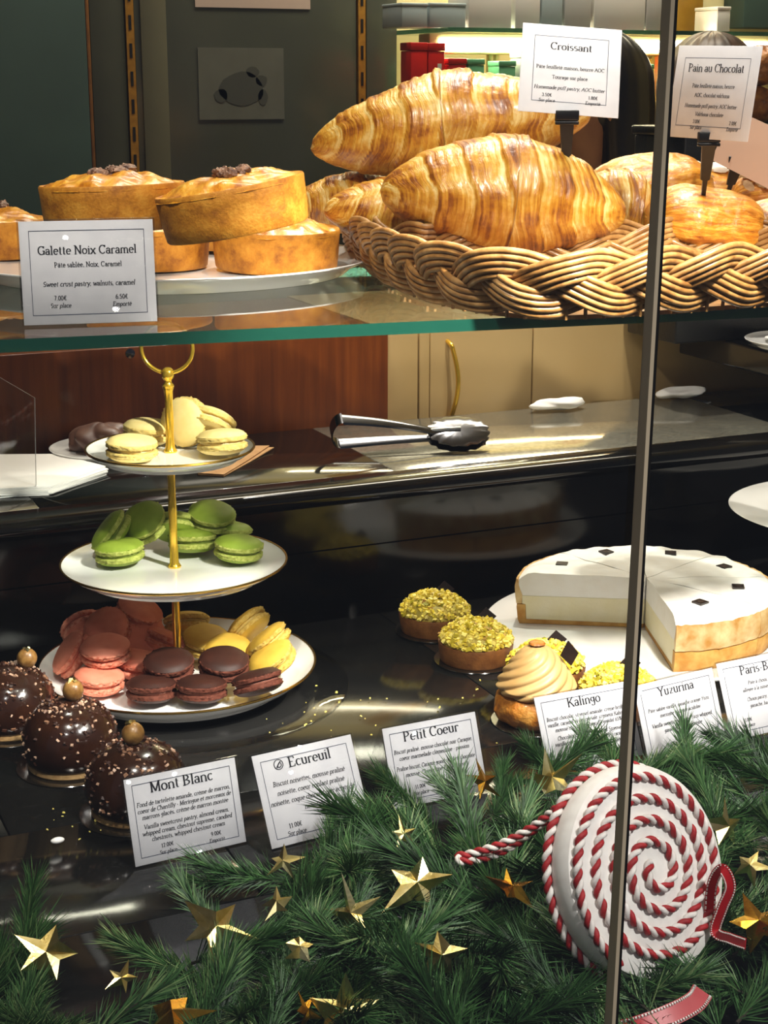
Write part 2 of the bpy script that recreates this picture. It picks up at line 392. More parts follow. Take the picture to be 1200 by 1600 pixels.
part('led_tube', off(MB().box(bx0+.02, bx1-.02, BY-.024, BY-.0205, zt+.26, zt+.29), O), 'led_strip', root, False)  # second tube, out of view, added to brighten the upper cartons
for pxs in (772, 1030):
    xx = at_y(pxs, 110, BY).x
    bpart('upright_rail', off(MB().box(xx-.012, xx-.003, BY, BY+.012, zb+.0005, zt-.0465), O), 'bar_frame', .001, root)
    bpart('upright_rail', off(MB().box(xx+.003, xx+.012, BY, BY+.012, zb+.0005, zt-.0465), O), 'bar_frame', .001, root)
yx0 = at_y(1065, 30, BY).x; yx1 = at_y(1120, 30, BY).x
bpart('wood_post', off(MB().box(yx0, yx1, BY+.05, WALL_Y+.058, zb+.001, zt-.0505), O), 'yellow_wood', .002, root)
bpart('wood_post', off(MB().box(yx0, yx1, BY+.05, WALL_Y+.058, zt+.001, 1.5), O), 'yellow_wood', .002, root)
bpart('lower_cabinet', off(MB().box(bx0, 2.4, BY+.03, WALL_Y+.055, -.9, zb-.16), O), 'bar_back', .002, root)
bpart('dark_side', off(MB().box(bx1+.002, 2.9, BY+.1, WALL_Y+.055, zb+.15, 1.5), O), 'teal_paint', .002, root)
# boxes on the bar
M('red_card', '#d8210f', '#c81a0c', 30, .35); M('green_card', '#7cc89a', '#6ab887', 30, .4); M('white_card', '#eceae4', rough=.45); M('grey_card', '#c6c6c2', rough=.5); M('steel_blue', '#b4c4c8', rough=.4); M('orange_card', '#e0551c', rough=.4); M('yellow_card', '#d9a51e', rough=.4)
def carton(px0, px1, pyt, Y, z0, depth, mat, label, lab=None, lean=0):
    a = at_y(px0, pyt, Y); b = at_y(px1, pyt, Y); h = max(a.z-z0, .02)
    r = thing('carton', label, 'box', ((a.x+b.x)/2, Y+depth/2, z0), (0, 0, lean), 'cartons on the bright back bar')
    W = (b.x-a.x)/2
    bpart('box_body', MB().box(-W, W, -depth/2, depth/2, 0, h*.86), mat, .0015, r)
    bpart('lid', MB().box(-W-.001, W+.001, -depth/2-.001, depth/2+.001, h*.865, h), mat, .0015, r)
    if lab: part('white_label', MB().box(W*lab[0], W*lab[1], -depth/2-.0015, -depth/2-.0011, h*lab[2], h*lab[3]), 'white_card', r, False)
zb2 = zb+.0005
carton(642, 668, 66, BY-.072, zb2, .046, 'red_card', 'tall red carton nearest the dark wall on the back bar')
carton(669.5, 695, 67, BY-.072, zb2, .046, 'red_card', 'red carton with a white label second from the dark wall', (.1, .6, .15, .65))
carton(701, 729, 91, BY-.072, zb2, .046, 'red_card', 'low red carton behind the upper croissant on the back bar')
carton(732, 757, 92, BY-.072, zb2, .046, 'green_card', 'low pale green carton next to the low red carton')
carton(780, 806, 95, BY-.072, zb2, .046, 'green_card', 'pale green carton half behind the Croissant card')
carton(948, 993, 75, BY-.072, zb2, .046, 'red_card', 'wide red carton just beside the Croissant card')
carton(997, 1022, 100, BY-.072, zb2, .046, 'green_card', 'pale green carton between red carton and window joint')
carton(1050, 1078, 80, BY-.072, zb2, .046, 'orange_card', 'orange carton behind the brown-haired person')
carton(815, 845, 80, BY-.072, zb2, .046, 'grey_card', 'grey carton hidden behind the Croissant card')
zt2 = zt+.0005
for k, (a, b, mt, lb) in enumerate(((628, 668, 'steel_blue', 'steel tray box at the dark-wall end of the glass shelf'), (672, 728, 'steel_blue', 'long steel tray box in the middle of the glass shelf'), (733, 800, 'white_card', 'white carton second on the upper glass shelf'), (806, 845, 'white_card', 'white carton beside the pale blue one on the glass shelf'), (848, 880, 'steel_blue', 'pale blue carton on the upper glass shelf'), (884, 925, 'grey_card', 'grey carton on the upper glass shelf above the Croissant card'), (930, 1010, 'white_card', 'large white carton on the upper glass shelf by the window joint'), (1012, 1040, 'grey_card', 'grey carton behind the window joint on the glass shelf'))):
    carton(a, b, -22 if k > 1 else 4, BY-.06, zt2, .09, mt, lb)
for k, (a, b, lb) in enumerate(((1122, 1142, 'small white carton at the far end of the glass shelf'),)):
    carton(a, b, 10, BY-.06, zt2, .08, 'white_card', lb)
# glass jars behind, below the lower shelf edge

# ================================================================== LETTERING
def arc(cx, cy, rx, ry, a0, a1):
    n = max(4, int(abs(a1-a0)/24)); return [(cx+rx*math.cos(R_(a0+(a1-a0)*k/n)), cy+ry*math.sin(R_(a0+(a1-a0)*k/n))) for k in range(n+1)]
GL = {}
for ln in '''a 43|A 20 32 14 14 165 0|L 34 32 34 4 41 0|A 19 13 14 13 0 360
b 47|L 8 72 8 1|A 25 22 17 22 0 360|S 5 72
c 43|A 24 23 18 23 45 315
d 48|A 21 22 17 22 0 360|L 38 72 38 0|S 35 72|S 41 0
e 45|A 23 23 18 23 0 315|L 6 25 41 25
f 29|L 14 0 14 58|A 25 58 11 13 180 50|L 4 45 26 45|S 14 0
g 44|A 20 29 15 16 0 360|L 35 45 35 -6|A 20 -8 15 12 0 -165|L 34 44 43 46
h 50|L 9 72 9 0|A 25 29 16 16 180 0|L 41 29 41 0|S 9 0|S 41 0|S 6 72
i 23|L 11 45 11 0|D 11 62|S 11 0|S 8 45
j 22|L 12 45 12 -8|A 4 -8 8 12 0 -120|D 12 62
k 48|L 9 72 9 0|L 38 45 10 20|L 19 27 41 0|S 9 0|S 41 0|S 37 45
l 23|L 11 72 11 0|S 11 0|S 8 72
m 74|L 9 45 9 0|A 23 30 14 15 180 0|L 37 30 37 0|A 51 30 14 15 180 0|L 65 30 65 0|S 9 0|S 37 0|S 65 0
n 50|L 9 45 9 0|A 25 29 16 16 180 0|L 41 29 41 0|S 9 0|S 41 0
o 47|A 23 23 19 23 0 360
p 47|L 8 45 8 -22|A 25 23 17 22 0 360|S 8 -22
q 47|A 21 23 17 22 0 360|L 38 45 38 -22|S 38 -22
r 36|L 9 45 9 0|A 25 29 16 16 170 70|D 32 41|S 9 0
s 37|A 18 34 12 11 40 270|A 18 12 13 12 90 -140
t 30|L 13 62 13 10|A 22 10 9 10 180 300|L 4 45 26 45
u 50|L 9 45 9 16|A 24 16 15 16 180 360|L 39 45 39 0|S 6 45|S 36 45
v 44|L 4 45 22 0|L 22 0 40 45|S 4 45|S 40 45
w 66|L 4 45 19 0|L 19 0 33 42|L 33 42 47 0|L 47 0 62 45|S 4 45|S 62 45
x 46|L 6 45 40 0|L 40 45 6 0|S 6 45|S 40 45|S 6 0|S 40 0
y 44|L 4 45 22 2|L 40 45 20 -10|A 13 -12 8 9 0 -150|S 4 45|S 40 45
z 42|L 6 43 36 43|L 36 43 6 2|L 6 2 37 2
A 66|L 4 0 33 72|L 33 72 62 0|L 15 26 51 26|S 4 0|S 62 0
B 58|L 12 72 12 0|A 12 54 32 18 90 -90|A 12 19 38 18 90 -90|S 9 72|S 9 0
C 62|A 34 36 28 36 45 315|L 55 72 55 54
D 66|L 12 72 12 0|A 12 36 46 36 90 -90|S 8 72|S 8 0
E 56|L 12 72 12 0|L 12 71 48 71 48 58|L 12 37 38 37|L 12 1 50 1 50 15|S 8 72|S 8 0
F 52|L 12 72 12 0|L 12 71 48 71 48 58|L 12 37 36 37|S 8 72|S 12 0
G 66|A 34 36 28 36 45 350|L 55 72 55 56|L 58 32 58 2|S 54 32
H 68|L 12 72 12 0|L 56 72 56 0|L 12 37 56 37|S 12 72|S 56 72|S 12 0|S 56 0
K 64|L 12 72 12 0|L 54 72 14 28|L 26 42 58 0|S 12 72|S 12 0|S 54 72|S 58 0
L 54|L 12 72 12 0|L 12 1 48 1 48 16|S 12 72|S 8 0
M 80|L 12 72 12 0|L 12 72 40 4|L 40 4 68 72|L 68 72 68 0|S 8 72|S 72 72|S 12 0|S 68 0
N 68|L 12 72 12 0|L 12 72 56 0|L 56 72 56 0|S 8 72|S 56 72|S 12 0
O 68|A 34 36 28 36 0 360
P 56|L 12 72 12 0|A 12 52 36 20 90 -90|S 8 72|S 12 0
S 50|A 24 54 17 17 30 270|A 24 19 19 18 90 -150
T 60|L 30 72 30 0|L 4 58 4 71 56 71 56 58|S 30 0
V 62|L 4 72 31 0|L 31 0 58 72|S 4 72|S 58 72
Y 60|L 4 72 30 34|L 56 72 30 34|L 30 34 30 0|S 4 72|S 56 72|S 30 0
0 46|A 23 35 17 35 0 360
1 40|L 10 60 22 70 22 0|S 22 0
2 46|A 22 52 16 18 170 -20|L 36 44 6 2|L 6 2 40 2
3 46|A 20 52 15 18 150 -80|A 20 18 18 18 80 -150
4 46|L 30 0 30 70|L 30 70 4 20|L 4 20 42 20
5 46|L 38 69 12 69|L 12 69 10 38|A 21 22 17 21 130 -150
6 46|A 23 20 17 20 0 360|L 7 22 12 50 34 70
7 44|L 4 69 38 69|L 38 69 16 0
8 46|A 23 53 14 17 0 360|A 23 18 18 18 0 360
9 46|A 23 50 17 20 0 360|L 40 46 34 18 12 0
. 20|D 9 3
, 20|D 9 3|L 11 3 7 -9
- 32|L 5 24 27 24
( 26|A 26 28 16 44 120 240
) 26|A 0 28 16 44 60 -60
% 70|A 16 54 11 16 0 360|A 54 16 11 16 0 360|L 54 70 16 0
: 20|D 9 6|D 9 36
E_ 52|A 32 35 22 34 50 310|L 2 42 38 42|L 2 28 36 28'''.split('\n'):
    head, *st = ln.split('|'); ch, wd = head.split(); GL['€' if ch == 'E_' else ch] = (float(wd), [(s.split()[0], [float(q) for q in s.split()[1:]]) for s in st])
ACC = {'é': ('e', 1), 'è': ('e', -1), 'à': ('a', -1), 'â': ('a', 0), 'û': ('u', 0), 'î': ('i', 0), 'ê': ('e', 0)}
def text_width(s): return sum(26 if c == ' ' else GL[ACC[c][0] if c in ACC else c][0]+3 for c in s)
def ribbon(mb, pts, thick, thin, T, z):
    n = len(pts)
    if n < 2: return
    b = len(mb.v)
    for i, p in enumerate(pts):
        a = pts[max(i-1, 0)]; c = pts[min(i+1, n-1)]; dx, dy = c[0]-a[0], c[1]-a[1]; L = math.hypot(dx, dy) or 1
        dx /= L; dy /= L; hw = (thin+(thick-thin)*(abs(dy)**1.3))/2
        for sg in (1, -1): x, y = T(p[0]-dy*hw*sg, p[1]+dx*hw*sg); mb.v.append((x, y, z))
    for i in range(n-1): mb.face(b+2*i, b+2*i+1, b+2*i+3, b+2*i+2)
def write(mb, s, cx, y, cap, z, thick=10, thin=3.2, slant=0, width=None, squeeze=1.0):
    k = cap/72; tw = text_width(s)*k*squeeze
    if width and tw > width: squeeze *= width/tw; tw = width
    x0 = cx-tw/2; pen = 0
    for c in s:
        if c == ' ': pen += 26; continue
        base, ac = ACC.get(c, (c, None)); wd, st = GL[base]
        T = lambda px, py, q=pen: (x0+(q+px)*k*squeeze+py*k*slant, y+py*k)
        for op, a in st:
            if op == 'L': ribbon(mb, list(zip(a[::2], a[1::2])), thick, thin, T, z)
            elif op == 'A': ribbon(mb, arc(*a), thick, thin, T, z)
            elif op == 'S': ribbon(mb, [(a[0]-9, a[1]), (a[0]+9, a[1])], thin*1.25, thin*1.25, T, z)
            elif op == 'D':
                i0 = len(mb.v); rr = 5.2 if thick > 8 else 4.2
                for q in range(8): mb.v.append((*T(a[0]+rr*math.cos(q*PI/4), a[1]+rr*math.sin(q*PI/4)), z))
                mb.face(*range(i0, i0+8))
        if ac is not None:
            m = wd/2
            if ac: ribbon(mb, [(m-6*ac, 53), (m+6*ac, 66)], thick*.6, thick*.6, T, z)
            else: ribbon(mb, [(m-9, 53), (m, 64), (m+9, 53)], thick*.5, thick*.5, T, z)
        pen += wd+3
def card(name, label, cat, origin, u, v, w_, h_, title, rows, prices, cap=.0078, holder=True, title_y=.80, body_cap=.0032, pframe=.08, logo=False, group=None, torn=None, tsq=1.0):
    """rows: list of (fraction up the card, text, slant); prices: list of (fraction across, fraction up, price, words)"""
    u = Vector(u).normalized(); v = Vector(v); v = (v-u*v.dot(u)).normalized(); n = u.cross(v)
    mtx = Matrix((u, v, n)).transposed(); root = thing(name, label, cat, origin, mtx.to_quaternion(), group)
    bpart('card', MB().box(0, w_, 0, h_, -.0006, 0), 'paper', .0002, root, 1)
    b0 = min(w_, h_)*pframe; lw = .00045; mb = MB()
    for (a, b, c, d) in ((b0, w_-b0, b0, b0+lw), (b0, w_-b0, h_-b0-lw, h_-b0), (b0, b0+lw, b0, h_-b0), (w_-b0-lw, w_-b0, b0, h_-b0)):
        i0 = len(mb.v); mb.v += [(a, c, .00025), (b, c, .00025), (b, d, .00025), (a, d, .00025)]; mb.face(i0, i0+1, i0+2, i0+3)
    part('printed_border', mb, 'print_navy', root, False)
    mb = MB(); write(mb, title, w_/2+(.004 if logo else 0), h_*title_y, cap, .0003, 12.5, 4.6, 0, w_*.74, tsq)
    if logo:
        tw = text_width(title)*cap/72*tsq; cx, cy = w_/2-tw/2-.0045, h_*title_y+cap*.5; k = cap*.5
        T = lambda x, y: (cx+x*k, cy+y*k)
        ribbon(mb, arc(0, 0, 1, 1, 0, 360), .2, .14, T, .0003); ribbon(mb, [(-.5, -.6), (0, .1), (.55, .55)], .3, .2, T, .0003); ribbon(mb, arc(.1, -.1, .5, .5, 200, 400), .2, .2, T, .0003)
    part('title_lettering', mb, 'print_ink', root, False)
    mb = MB()
    for (fy, tx, sl) in rows: write(mb, tx, w_/2, h_*fy, body_cap, .0003, 12, 7, sl, w_*.84, .92)
    for (fx, fy, p, wd) in prices:
        write(mb, p, w_*fx, h_*fy, body_cap*.95, .0003, 13, 8, 0, None, .9); write(mb, wd, w_*fx, h_*fy-body_cap*1.55, body_cap*.9, .0003, 12, 7, .15, None, .9)
    part('body_lettering', mb, 'print_ink', root, False)
    if holder:
        e = .0014
        bpart('clear_holder', MB().box(-e, w_+e, -e*.2, h_+e, .0008, .0018), 'clear_plastic', .0003, root, 1)
        bpart('clear_back', MB().box(-e, w_+e, -e*.2, h_+e, -.0020, -.0010), 'clear_plastic', .0003, root, 1)
        # rear leg of the holder, folding back from the top edge
        ax = Vector((0, 0, 1)); vz = v.z; lean = math.atan2(v.y, v.z)
        mb = MB(); ang = lean*2+.12; L = h_*.92
        mb.obox((-e, h_+e, -.001), (w_+2*e, 0, 0), (0, -L*math.cos(ang), -L*math.sin(ang)), (0, -.0010*math.sin(ang), .0010*math.cos(ang)))
        part('holder_leg', mb, 'clear_plastic', root, False)
    return root
def deck_card(bl, br, tl, label, title, rows, prices, h=.067, **kw):
    BL, BR = at_z(*bl, 0), at_z(*br, 0); u = BR-BL; d = ray(*tl)
    t_ = -((CAM-BL).dot(u))/d.dot(u); TL = CAM+d*t_; v = TL-BL
    return card('price_card', label, 'price card', BL+Vector((0, 0, .0016)), u, v, u.length, v.length, title, rows, prices, **kw)
I = .18
deck_card((212, 1358), (385, 1318), (193, 1222), 'price card headed Mont Blanc in front of the chocolate domes', 'Mont Blanc',
    [(.66, 'Fond de tartelette amande, crème de marron,', I), (.585, 'coeur de Chantilly - Meringue et morceaux de', I), (.51, 'marrons glacés, crème de marron montée', I), (.40, 'Vanilla sweetcrust pastry, almond cream,', I), (.325, 'whipped cream, chestnut supreme, candied', I), (.25, 'chestnuts, whipped chestnut cream', I)], [(.30, .155, '12.00€', 'Sur place'), (.74, .155, '9.00€', 'Emporté')], group='cards on the deck')
deck_card((425, 1330), (580, 1290), (393, 1185), 'price card headed Ecureuil with a round logo before the title', 'Ecureuil',
    [(.63, 'Biscuit noisettes, mousse praliné', I), (.53, 'noisette, coeur coulant praliné', I), (.43, 'noisette, coque chocolat noir éclats de', I), (.33, 'noisettes.', I)], [(.27, .17, '11.00€', 'Sur place'), (.76, .17, '8.00€', 'Emporté')], logo=True, body_cap=.0037, group='cards on the deck')
deck_card((617, 1268), (762, 1237), (597, 1142), 'price card headed Petit Coeur beside the orange gold star', 'Petit Coeur',
    [(.66, 'Biscuit praliné, mousse chocolat noir Caraque,', I), (.575, 'coeur marmelade clémentine - passion', I), (.45, 'Praline biscuit, Caraque grand cru dark chocolate', I), (.365, 'mousse, Clementine Passion heart', I)], [(.30, .2, '11.00€', 'Sur place')], group='cards on the deck')
deck_card((858, 1212), (1005, 1182), (834, 1093), 'price card headed Kalingo in front of the cream puff', 'Kalingo',
    [(.66, 'Biscuit chocolat, streusel amande, crème brûlée', I), (.585, 'vanille, caramel au beurre salé, crémeux Kalingo,', I), (.51, 'mousse chocolat Kalingo (Grenada) 65%', I), (.40, 'Chocolate biscuit and Almond Streusel,', I), (.325, 'vanilla crème brûlée, salted butter caramel,', I), (.25, 'creamy and Kalingo light mousse', I)], [(.80, .15, '8.20€', 'Emporté')], group='cards on the deck')
deck_card((1014, 1196), (1136, 1163), (990, 1075), 'price card headed Yuzurina in front of the white pie', 'Yuzurina',
    [(.62, 'Pâte sablée vanille, ganache orange Yuzu,', I), (.535, 'meringue italienne acidulée', I), (.42, 'Vanilla sweetcrust pastry, Yuzu whipped', I), (.335, 'ganache, lemon meringue', I)], [(.30, .15, '10.00€', 'Sur place')], group='cards on the deck')
deck_card((1144, 1160), (1275, 1130), (1119, 1040), 'price card headed Paris-Brest cut by the picture edge', 'Paris-Brest',
    [(.66, 'Pâte à choux, ganache', I), (.575, 'allégée à la noisette, feuilletine', I), (.45, 'Choux pastry, light whipped', I), (.365, 'ganache, hazelnut praline', I)], [(.22, .2, '11.00€', 'Sur place')], group='cards on the deck')
# galette card on the glass shelf
BL, BR = at_z(38, 512, SHELF), at_z(246, 505, SHELF); u = BR-BL; back = Vector((-u.y, u.x, 0)).normalized()
v = Vector((0, 0, 1))+back*.12; vv = v.normalized()
hh = .078
card('price_card', 'price card headed Galette Noix Caramel standing on the glass shelf', 'price card', BL+Vector((0, 0, .0016)), u, vv, u.length, hh, 'Galette Noix Caramel',
    [(.555, 'Pâte sablée, Noix, Caramel', 0), (.37, 'Sweet crust pastry, walnuts, caramel', I)], [(.28, .235, '7.00€', 'Sur place'), (.74, .235, '6.50€', 'Emporté')], cap=.0062, title_y=.68, pframe=.09, body_cap=.0036)

# ================================================================== CAKE STAND + MACARONS
ROD = at_z(278, 1035, .025)
def plate_prof(R, h, th=.004, well=.62):
    fr = R*well
    return [(0, .004), (fr*.9, .004), (fr*.92, 0), (fr*.98, 0), (fr, .003), (R*.91, h*.45), (R, h-.0012), (R+.0004, h), (R-.0006, h+.0004), (R*.91, h*.45+th*.75), (fr, .0035+th), (fr*.9, .003+th), (0, .003+th)]
def plate_parts(root, R, h, z, mat='porcelain', rim='gold_rim', well=.82):
    p = part('plate', MB().lathe(plate_prof(R, h, well=well), 96), mat, root); p.location.z = z
    if rim: part('gilt_rim', MB().lathe([(R-.0012, h+.0001), (R+.0004, h-.0012), (R+.0010, h-.0004), (R+.0006, h+.0008), (R-.0010, h+.0008)], 96), rim, p)
    return p
st = thing('cake_stand', 'three-tier white porcelain cake stand with gold rod and ring handle', 'cake stand', (ROD.x, ROD.y, 0))
TB, TM, TT = .006, .116, .230
plate_parts(st, .135, .020, TB); plate_parts(st, .1085, .014, TM); plate_parts(st, .0795, .012, TT)
for z0, z1 in ((TB+.0065, TM+.003), (TM+.0065, TT+.003), (TT+.0065, .300)):
    mb = MB(); hgt = z1-z0
    mb.lathe([(0, 0), (.0062, 0), (.0066, .002), (.0045, .005), (.0036, hgt*.25), (.0042, hgt*.5), (.0036, hgt*.75), (.0043, hgt-.004), (.0052, hgt-.002), (.0052, hgt), (0, hgt)], 20, c=(0, 0, z0)); part('rod_section', mb, 'gold', st)
mb = MB().lathe([(0, .298), (.005, .298), (.0058, .301), (.0035, .304), (.0035, .306), (.0055, .3085), (.0062, .312), (.0052, .316), (.003, .318), (0, .3185)], 20); part('finial', mb, 'gold', st)
ring = [(.0245*math.cos(a)*math.cos(R_(-30)), .0245*math.cos(a)*math.sin(R_(-30)), .3365+.0235*math.sin(a)) for a in [2*PI*k/48 for k in range(48)]]
part('ring_handle', MB().tube(ring, .0019, 10, True), 'gold', st)
part('foot_ring', MB().lathe([(.06, .0001), (.066, .0001), (.064, .0098), (.058, .0098)], 48), 'porcelain', st)
# clear round board under the stand
mb = MB().lathe([(0, 0), (.18, 0), (.1815, .0012), (.18, .0022), (0, .0022)], 96)
# (the stand rests on the deck; the clear board lies just in front of it)
mar = {}
def mac_meshes(kind, shell, foot, fill, seed):
    random.seed(seed)
    M('mac_%s_shell' % kind, shell[0], shell[1], 70, .55, spec=.35, bump=.12, bscale=500, bdist=.0003, sss=.0)
    M('mac_%s_foot' % kind, foot[0], foot[1], 300, .75, spec=.2, bump=.6, bscale=900, bdist=.0005)
    M('mac_%s_fill' % kind, fill[0], fill[1], 200, .6)
    out = []
    for v in range(3):
        sd = seed*7.3+v*3.1; Rr = .0232
        prof = [(0, .0118), (.006, .0117), (.012, .0112), (.017, .0102), (.0205, .0086), (.0225, .0066), (Rr, .0062), (Rr-.0004, .0055), (.0215, .0052), (0, .0050)]
        f1 = lambda r, z, a, i: (r*(1+.018*nz(math.cos(a)*1.3+sd, math.sin(a)*1.3, sd)), z+.0004*nz(math.cos(a)*r*90, math.sin(a)*r*90, sd))
        sh = MB().lathe(prof, 40, f1).mesh('shell', 'mac_%s_shell' % kind, True, 60)
        def f2(r, z, a, i):
            if i in (0, 6, 7): return r, z
            return r+.0016*nz(math.cos(a)*14+sd, math.sin(a)*14, z*900+sd)+.0010*nz(math.cos(a)*30, math.sin(a)*30, i+sd), z+.0004*nz(a*9, sd, i)
        ft = MB().lathe([(.018, .0062), (.0231, .0062), (.0238, .0050), (.0230, .0038), (.0237, .0026), (.0220, .0014), (.017, .0012)], 80, f2).mesh('foot', 'mac_%s_foot' % kind, True, 0)
        f3 = lambda r, z, a, i: (r+.0009*nz(math.cos(a)*4+sd, math.sin(a)*4, sd) if r > .01 else r, z)
        fl = MB().lathe([(0, -.0016), (.0195, -.0016), (.0206, 0), (.0195, .0016), (0, .0016)], 40, f3).mesh('filling', 'mac_%s_fill' % kind)
        out.append((sh, ft, fl))
    mar[kind] = out
mac_meshes('vanilla', ('#ecd796', '#e6cd84'), ('#e0c67c', '#cfb060'), ('#efe0ae', '#e5d296'), 1)
mac_meshes('pistachio', ('#8a9e35', '#7f942c'), ('#b9bd66', '#8e9a40'), ('#8fa048', '#7c8c38'), 2)
mac_meshes('rose', ('#e08a70', '#d67c62'), ('#e09a80', '#c4644a'), ('#d8836c', '#c96f56'), 3)
mac_meshes('lemon', ('#d2ae44', '#c8a23a'), ('#d8bc66', '#b8943c'), ('#e0c878', '#d4b860'), 4)
mac_meshes('cocoa', ('#38190f', '#2c130b'), ('#6a3a2c', '#4c261a'), ('#a06a58', '#8a5546'), 5)
random.seed(11)
def macaron(kind, px, py, z, tilt, label, turn=0, v=None):
    """tilt: (amount in degrees, direction in degrees; 0 = towards screen right, -90 = towards the viewer)"""
    base_ = {'vanilla': TT, 'pistachio': TM}.get(kind, TB)+.0074
    z = max(z, base_+.0240*abs(math.sin(R_(tilt[0])))+.0118*math.cos(R_(tilt[0])))
    p = at_z(px, py, z); a = tilt[1]; d = RT*math.cos(R_(a))+Vector((FW.x, FW.y, 0)).normalized()*math.sin(R_(a))
    n = Vector((0, 0, 1))*math.cos(R_(tilt[0]))+d*math.sin(R_(tilt[0]))
    q = n.to_track_quat('Z', 'Y')@Quaternion((0, 0, 1), random.uniform(0, 6.28))
    r = thing('macaron', label, 'macaron', p, q, {'vanilla': 'pale yellow macarons on the top tier', 'pistachio': 'green macarons on the middle tier'}.get(kind, 'macarons on the bottom tier'))
    sh, ft, fl = mar[kind][random.randrange(3) if v is None else v]
    for sg in (1, -1):
        s_ = link_mesh('shell', sh, r); f_ = link_mesh('foot', ft, s_)
        if sg < 0: s_.rotation_euler = (PI, 0, random.uniform(0, 6))
    link_mesh('filling', fl, r)
    return r
hb = .0119
ZT, ZM, ZB = TT+.0076+hb, TM+.0076+hb, TB+.0076+hb
MAC = [
 ('vanilla', 206, 700, ZT, (2, 0), 'pale yellow macaron lying flat at the front edge of the top tier'),
 ('vanilla', 347, 690, ZT, (6, 120), 'pale yellow macaron lying beside the rod near the kraft napkins'),
 ('vanilla', 290, 659, TT+.0080+.0234, (84, -112), 'pale yellow macaron standing on edge against the gold rod'),
 ('vanilla', 231, 674, ZT, (4, 0), 'pale yellow macaron behind the flat one, near the brown meringue'),
 ('vanilla', 330, 660, ZT+.008, (35, 60), 'pale yellow macaron at the back of the top tier, half hidden'),
 ('pistachio', 187, 862, ZM, (4, 180), 'green macaron lying flat at the front of the middle tier'),
 ('pistachio', 301, 844, ZM, (8, 90), 'green macaron lying right behind the gold rod on the middle tier'),
 ('pistachio', 373, 857, ZM, (5, 0), 'green macaron lying flat nearest the bare edge of the middle tier'),
 ('pistachio', 174, 832, ZM+.006, (50, 190), 'pale-lit green macaron leaning at the back of the middle tier'),
 ('pistachio', 225, 817, ZM+.020, (38, -120), 'green macaron propped on others, showing its round top'),
 ('pistachio', 331, 808, ZM+.022, (16, -60), 'green macaron stacked highest on the middle tier'),
 ('pistachio', 276, 824, ZM+.008, (40, 90), 'green macaron hidden behind the rod at the back'),
 ('pistachio', 357, 833, ZM+.002, (10, 60), 'green macaron under the highest stacked one'),
 ('rose', 132, 984, ZB+.010, (60, 120), 'pink macaron at the far left back of the bottom tier'),
 ('rose', 112, 1022, ZB+.008, (55, 195), 'pink macaron leaning outward over the bottom plate edge'),
 ('rose', 168, 985, ZB+.026, (45, -110), 'pink macaron tilted upright in the middle of the pink heap'),
 ('rose', 165, 1017, ZB+.024, (10, -90), 'pink macaron lying level on top of the front pink one'),
 ('rose', 155, 1063, ZB, (4, 0), 'pink macaron lying flat at the front of the bottom tier'),
 ('rose', 217, 958, ZB+.036, (25, -20), 'pink macaron highest on the pink heap'),
 ('rose', 220, 992, ZB+.018, (60, -70), 'pink macaron below the highest one, facing the viewer'),
 ('rose', 257, 1002, ZB+.006, (30, 40), 'pink macaron touching the rod on the bottom tier'),
 ('rose', 212, 1038, ZB+.001, (10, 0), 'pink macaron behind the dark brown ones'),
 ('lemon', 292, 975, ZB+.012, (30, 100), 'yellow macaron behind the rod at the back of the bottom tier'),
 ('lemon', 322, 1002, ZB+.010, (14, -60), 'yellow macaron in the middle of the yellow heap'),
 ('lemon', 356, 1018, ZB+.004, (16, -80), 'yellow macaron just behind the dark brown pair'),
 ('lemon', 388, 979, ZB+.020, (50, 150), 'yellow macaron tilted up at the back of the yellow heap'),
 ('lemon', 420, 1003, ZB+.018, (40, 170), 'yellow macaron leaning at the outer edge of the yellow heap'),
 ('lemon', 425, 1030, ZB+.004, (30, 200), 'yellow macaron lowest at the outer edge of the bottom plate'),
 ('cocoa', 264, 1040, ZB+.016, (12, -90), 'dark brown macaron resting on top by the pink ones'),
 ('cocoa', 350, 1038, ZB+.016, (12, -70), 'dark brown macaron resting on top by the yellow ones'),
 ('cocoa', 237, 1076, ZB-.001, (6, 90), 'brown macaron at the front edge next to the flat pink one'),
 ('cocoa', 315, 1076, ZB-.001, (6, 90), 'brown macaron in the middle of the front edge'),
 ('cocoa', 402, 1066, ZB+.003, (22, 130), 'brown macaron tilted at the front edge beside the yellow ones'),
]
for m_ in MAC: macaron(*m_)

# ================================================================== GLASS SHELF AND WHAT STANDS ON IT
e0 = at_z(0, 531, SHELF); e1 = at_z(1000, 487, SHELF); su = (e1-e0); su.z = 0; su.normalize(); sv = Vector((-su.y, su.x, 0))
SO = e0-su*.9; SL = 2.6; SDP = .46
root = thing('glass_shelf', 'thick clear glass shelf with green edge carrying tarts and croissants', 'glass shelf', SO+Vector((0, 0, SHELF-.0095-SO.z)), (0, 0, math.atan2(su.y, su.x)))
mb = MB().box(0, SL, 0, SDP, 0, .0095); mb.mi = [0, 0, 1, 1, 1, 1]
part('glass_pane', mb, ['shelf_glass', 'glass_edge'], root, False)
mb = MB().box(-.01, 0, -.005, SDP+.005, -.012, .03); bpart('end_bracket', mb, 'steel', .002, root)
mb = MB().box(SL, SL+.01, -.005, SDP+.005, -.012, .03); bpart('end_bracket', mb, 'steel', .002, root)
for xx in (-.005, SL+.005):
    for yy in (.02, SDP-.02): part('hanging_rod', MB().tube([(xx, yy, .0305), (xx, yy, 2.25-SHELF+.0085)], .004, 10), 'steel', root)

